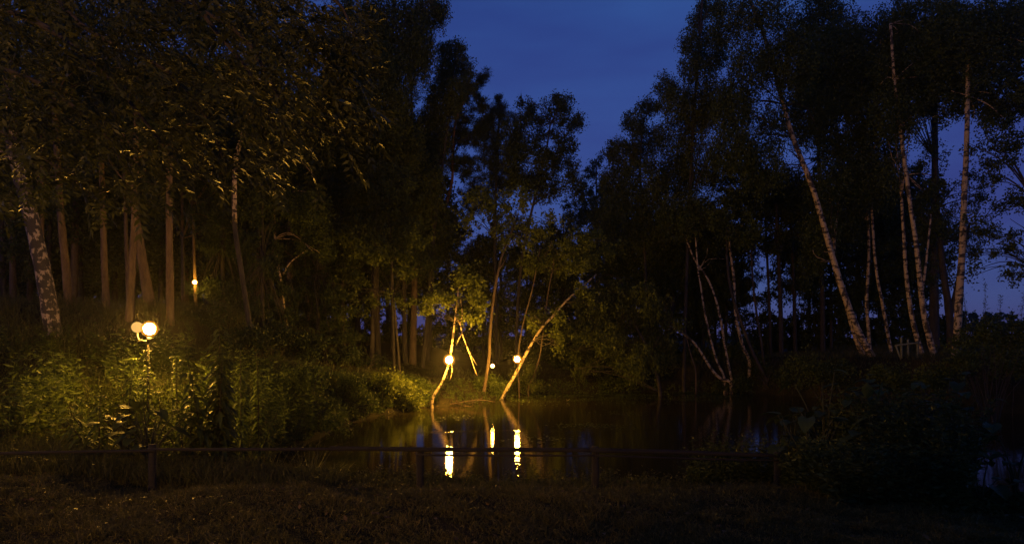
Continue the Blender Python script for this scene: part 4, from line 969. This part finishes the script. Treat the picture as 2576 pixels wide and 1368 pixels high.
def shrub(name, label, blobs, D, group=None, mat='birch_leaf', lai=1.5, L=.09, W=.05, kind='leaf'):
    px = np.mean([q[0] for q in blobs]); x = (px - 1288) / F * D; z = H1(x, D)
    e = empty(name, (x, D, z), label, 'shrub', group); m = MB()
    for bl in blobs:
        c = P(bl[0], bl[1], D)
        for _ in range(5):
            t = c + rng.standard_normal(3) * np.array([bl[2], bl[2], bl[3]]) * D / F * .5
            tube(m, [(x + rng.normal(0, .08), D + rng.normal(0, .08), z - .05), (x + (t[0] - x) * .4, D, z + (t[2] - z) * .55), tuple(t)], [.018, .012, .004], 5, .3, 0)
    m.build('stems', M['twig'], e, (x, D, z))
    m = MB(); crown_mesh(m, blobs, D, kind, lai, L, W); m.build('foliage', M[mat], e, (x, D, z)); return e
shrub('pond_shrub', 'brightly lit rounded bush at the tip of the left bank', [(1015, 992, 44, 28), (985, 975, 36, 30), (1042, 1000, 24, 22), (1030, 975, 20, 16), (995, 955, 12, 18), (960, 990, 36, 28), (938, 965, 14, 16), (1000, 1018, 36, 14), (1045, 1018, 20, 12)], 22.6, None, 'lit_leaf', 1.9, .11, .055)
shrub('pond_shrub', 'dim bush on the left bank next to the lit rounded bush', [(900, 975, 44, 34), (860, 960, 40, 36), (870, 1010, 44, 28), (830, 1000, 40, 36), (935, 1030, 40, 18), (890, 1045, 40, 20)], 19.8, None, 'herb', 1.2, .10, .04)
shrub('pond_shrub', 'wide bush with upright lit shoots in the middle of the left bank', [(780, 955, 50, 34), (730, 960, 44, 40), (700, 990, 50, 44), (760, 1010, 50, 40), (810, 1040, 36, 30), (840, 1065, 40, 24), (780, 1090, 50, 30)], 16.8, None, 'herb', 1.2, .10, .035)
# unseen shrub added to keep the post lamp off the near right shore
hx, hy = -1.7, -4.2
e = empty('shade_shrub', (hx, hy, 0), 'unseen dense shrub added behind the photographer to shade the near right shore', 'shrub'); m = MB()
for k in range(36):
    c = np.array([rng.uniform(-2.1, 2.4), rng.uniform(-.5, .5), rng.uniform(.3, 3.15)]); nn = 420
    leaves(m, c + rng.normal(0, 1, (nn, 3)) * [.42, .3, .36], rng.standard_normal((nn, 3)), .12, .08)
m.build('foliage', M['leaf'], e)
m = MB()
for k in range(12): tube(m, [(rng.normal(0, .3), 0, -.05), (rng.normal(0, .6), 0, 1.2), (rng.uniform(-1.7, 2), rng.uniform(-.3, .3), 2.7)], [.03, .02, .008], 6, .3, 0)
m.build('stems', M['twig'], e)
shrub('small_bush', 'green lit bush between the dark alder foot and the leaning birch', [(1232, 968, 34, 20), (1205, 962, 20, 14), (1260, 975, 26, 16), (1190, 975, 18, 12)], 26.8, None, 'herb', 1.3, .08, .04)
shrub('small_bush', 'loose bush under the rear lamp behind the leaning birch', [(1325, 940, 30, 30), (1300, 960, 30, 22), (1340, 915, 18, 20, .7), (1350, 965, 24, 16)], 28.4, None, 'birch_leaf', 1.1, .08, .045)
GS = 'dark bushes on the far right bank'
for lab, bl, D in [('dark bush behind the hanging willow twigs', [(1580, 950, 60, 34), (1520, 960, 40, 26)], 30.5), ('low dark bush left of the birch clump', [(1690, 940, 60, 36), (1740, 955, 40, 26)], 30.5),
                   ('low dark bush hiding the foot of the birch clump', [(1850, 968, 40, 20), (1815, 972, 24, 14)], 28.6), ('dark bush right of the birch clump foot', [(1900, 930, 50, 36), (1960, 950, 50, 36)], 28.5), ('dark bush left of the slanting birch foot', [(2040, 930, 60, 40), (2110, 945, 50, 36)], 26),
                   ('dark bush right of the slanting birch foot', [(2230, 945, 50, 34), (2290, 955, 50, 34)], 22.5), ('dark bush at the right edge under the open sky', [(2480, 850, 60, 44), (2550, 850, 50, 50), (2430, 890, 50, 40), (2520, 910, 70, 40)], 19.5),
                   ('dark bush in front of the palest right birch', [(2390, 945, 56, 34), (2340, 960, 40, 30)], 20.5)]:
    shrub('bank_bush', lab, bl, D, GS, 'leaf', 1.4, .09, .055)
GL = 'dark bushes on the slope of the left wood'
for lab, bl, D in [('dark bush below the small high lamp on the slope', [(500, 815, 44, 30), (545, 800, 34, 30)], 20.5), ('dark bush on the slope right of the kinked birch foot', [(600, 850, 46, 32), (660, 862, 44, 30)], 20.0),
                   ('dark bush at the foot of the thin spotted birch', [(725, 860, 50, 34), (690, 830, 34, 26)], 23), ('dark bush under the ledge with the short lit pine stem', [(790, 870, 50, 36), (850, 890, 40, 30)], 24.5),
                   ('low dark bush right of the ledge behind the bank weeds', [(900, 905, 44, 28), (950, 915, 34, 22)], 26.5), ('dark bush between the small high lamp and the dark spruce', [(590, 770, 44, 34)], 24.5)]:
    shrub('slope_bush', lab, bl, D, GL, 'needle', 1.5, .09, .055)
for k, (px, yt) in enumerate([(2452, 735), (2478, 712), (2505, 742), (2545, 735)]):
    D = 21; x = (px - 1288) / F * D; z = H1(x, D); h = EYE - (yt - HOR) / F * D - z
    e = empty('tall_reed', (x, D, z), ['leftmost of four thin weeds rising into the right sky patch', 'tallest feathery weed against the right sky patch', 'short feathery weed right of the tallest against the sky', 'thin leaning weed nearest the right frame edge against the sky'][k], 'plant', 'feathery weeds against the right sky')
    m = MB(); lean = [-.35, 0, .15, .4][k]; pts = [(0, 0, -.05), (lean * .3, 0, h * .5), (lean, 0, h)]; tube(m, pts, [.012, .009, .004], 5, .3, 0); m.build('stem', M['twig'], e)
    m = MB(); nn = 260; t = rng.uniform(.35, 1.0, nn); c = np.stack([lean * t ** 2, 0 * t, h * t], 1) + rng.normal(0, 1, (nn, 3)) * np.array([.07, .07, .03]) * (1.3 - t)[:, None]
    leaves(m, c, rng.standard_normal((nn, 3)) + [0, 0, .8], .08, .018); m.build('leaves', M['leaf'], e)

# ------------------------------------------------------------------ wooden things
FD = 8.5
def frail(px0, y0, px1, y1, w, D=FD, mbx=None, sag=2):
    a, b_ = P(px0, y0, D), P(px1, y1, D); mid = P((px0 + px1) / 2, (y0 + y1) / 2 + sag, D)
    tube(mbx, [a, mid, b_], [w * D / F / 2 * 1.05, w * D / F / 2, w * D / F / 2 * .9], 9, .25, .06)
x0 = (-90 - 1288) / F * FD
e = empty('log_fence', (x0, FD, H1(x0, FD)), 'low dark log fence running along the water edge of the lawn', 'fence')
bs = np.array(e.location)
for (a, ya, b_, yb, w) in [(-90, 1142, 392, 1133, 8), (372, 1130, 1062, 1127, 8), (830, 1127, 1500, 1131, 11), (1485, 1131, 1965, 1146, 11)]:
    m = MB(); frail(a, ya, b_, yb, w, FD + rng.uniform(-.02, .02), m, rng.uniform(-1, 3)); m.build('rail', M['wood'], e, bs)
for (a, ya, b_, yb, w) in [(1048, 1144, 1500, 1145, 5), (1496, 1145, 1965, 1158, 5)]:
    m = MB(); frail(a, ya, b_, yb, w, FD - .03, m, 1); m.build('lower_rail', M['wood'], e, bs)
for px, yt, w in [(-85, 1128, 18), (383, 1120, 20), (1056, 1130, 20), (1497, 1126, 19), (1955, 1140, 19)]:
    x = (px - 1288) / F * (FD + .09); m = MB(); z1 = EYE - (yt - HOR) / F * FD
    tube(m, [(x, FD + .09, H1(x, FD) - .15), (x + .005, FD + .09, z1)], [w * FD / F / 2, w * FD / F / 2 * .93], 12, .12, .04); m.build('post', M['wood'], e, bs)
RD = 25.5; c = P(2282, 875, RD); gz = H1(c[0], RD)
e = empty('wooden_railing', (c[0], RD, gz), 'short pale wooden railing between the right birches', 'railing'); bs = np.array([c[0], RD, gz])
m = MB(); tube(m, [P(2252, 869, RD), P(2282, 865, RD), P(2312, 862, RD)], [.035] * 3, 8, .2, .05); m.build('rail', M['pale_wood'], e, bs)
for a, y0, b_ in ((2267, 848, 2268), (2284, 853, 2284), (2308, 856, 2308)):
    p0 = P(a, y0, RD + .05); p1 = P(b_, 890, RD + .05); p1[2] = min(p1[2], H1(p1[0], RD) - .1); m = MB(); tube(m, [p1, p0], [.045, .04], 8, .2, .05); m.build('post', M['pale_wood'], e, bs)
m = MB(); p1 = P(2266, 900, RD - .1); p1[2] = min(p1[2], H1(p1[0], RD) - .05); tube(m, [P(2254, 870, RD - .03), p1], [.03, .03], 7, .2, .05); m.build('brace', M['pale_wood'], e, bs)

for k, (px, py, lab, s) in enumerate([(985, 1043, 'pale curled leaf floating below the lit rounded bush', .17), (884, 1071, 'dim upright leaf floating by the left bank', .16), (1430, 1010, 'small pale leaf floating right of the leaning birch reflection', .12)]):
    D = F * (EYE - WATER) / (py - HOR); c = P(px, py, D); m = MB()
    bigleaf(m, np.array([-s * .5, 0, .02]), (1, .2, .25), s, s * .55, -.3); bigleaf(m, np.array([-s * .45, 0, .03]), (-.3, .1, 1), s * .6, s * .25, 0, False)
    o = m.build('floating_leaf', leaf_mat('dry_leaf', (.35, .3, .15), (.45, .38, .2), (.5, .45, .25)) if k == 0 else bpy.data.materials['dry_leaf'], smooth=True); o.location = (c[0], D, WATER + .01)
    tag(o, lab, 'leaf', 'pale leaves floating on the pond')
# driftwood and snapped twigs at the foot of the alder
e = None
for k, (path, w, lab) in enumerate([([(1065, 1012), (1130, 1016), (1200, 1006), (1245, 1010)], 4, 'long bare branch lying along the far water edge'), ([(1120, 1005), (1160, 1018), (1185, 1024)], 3, 'short dead branch dipping into the water below the large lamp'), ([(1062, 985), (1075, 1005), (1088, 1030)], 3, 'dead twig hanging into the water right of the lit rounded bush')]):
    D = 24.2; pts = [P(px, py, D - .3 * q) for q, (px, py) in enumerate(path)]
    for p_ in pts: p_[2] = max(p_[2], WATER + .0)
    m = MB(); tube(m, pts, np.linspace(w, w * .4, len(pts)) * D / F / 2, 6, .2, .08)
    for _ in range(6):
        a = pts[rng.integers(0, len(pts))]; tube(m, [a, a + rng.normal(0, .15, 3) + [0, 0, .12], a + rng.normal(0, .3, 3) + [0, 0, .15]], [.01, .008, .003], 4, .2, 0)
    o = m.build('fallen_branch', M['bark']); tag(o, lab, 'branch', 'dead branches at the far water edge')

# ------------------------------------------------------------------ evening mist
HAZE = 0.0006
hm_, nt, b = new_mat('mist'); nt.nodes.remove(b)
pv = nt.nodes.new('ShaderNodeVolumePrincipled'); pv.inputs['Density'].default_value = HAZE; pv.inputs['Color'].default_value = (.9, .9, .88, 1); pv.inputs['Anisotropy'].default_value = 0.85
nt.links.new(pv.outputs[0], nt.nodes['Material Output'].inputs['Volume'])
zmax = 26.0; m = MB(); X0, X1, Y0, Y1, Z0, Z1 = -162, 162, -32, 196, -3.0, zmax
V = [(x, y, z) for z in (Z0, Z1) for y in (Y0, Y1) for x in (X0, X1)]
m.add(V, [(0, 2, 3, 1), (4, 5, 7, 6), (0, 1, 5, 4), (2, 6, 7, 3), (0, 4, 6, 2), (1, 3, 7, 5)])
o = m.build('haze', hm_); tag(o, 'thin evening mist filling the air around the pond', 'mist', kind='stuff')
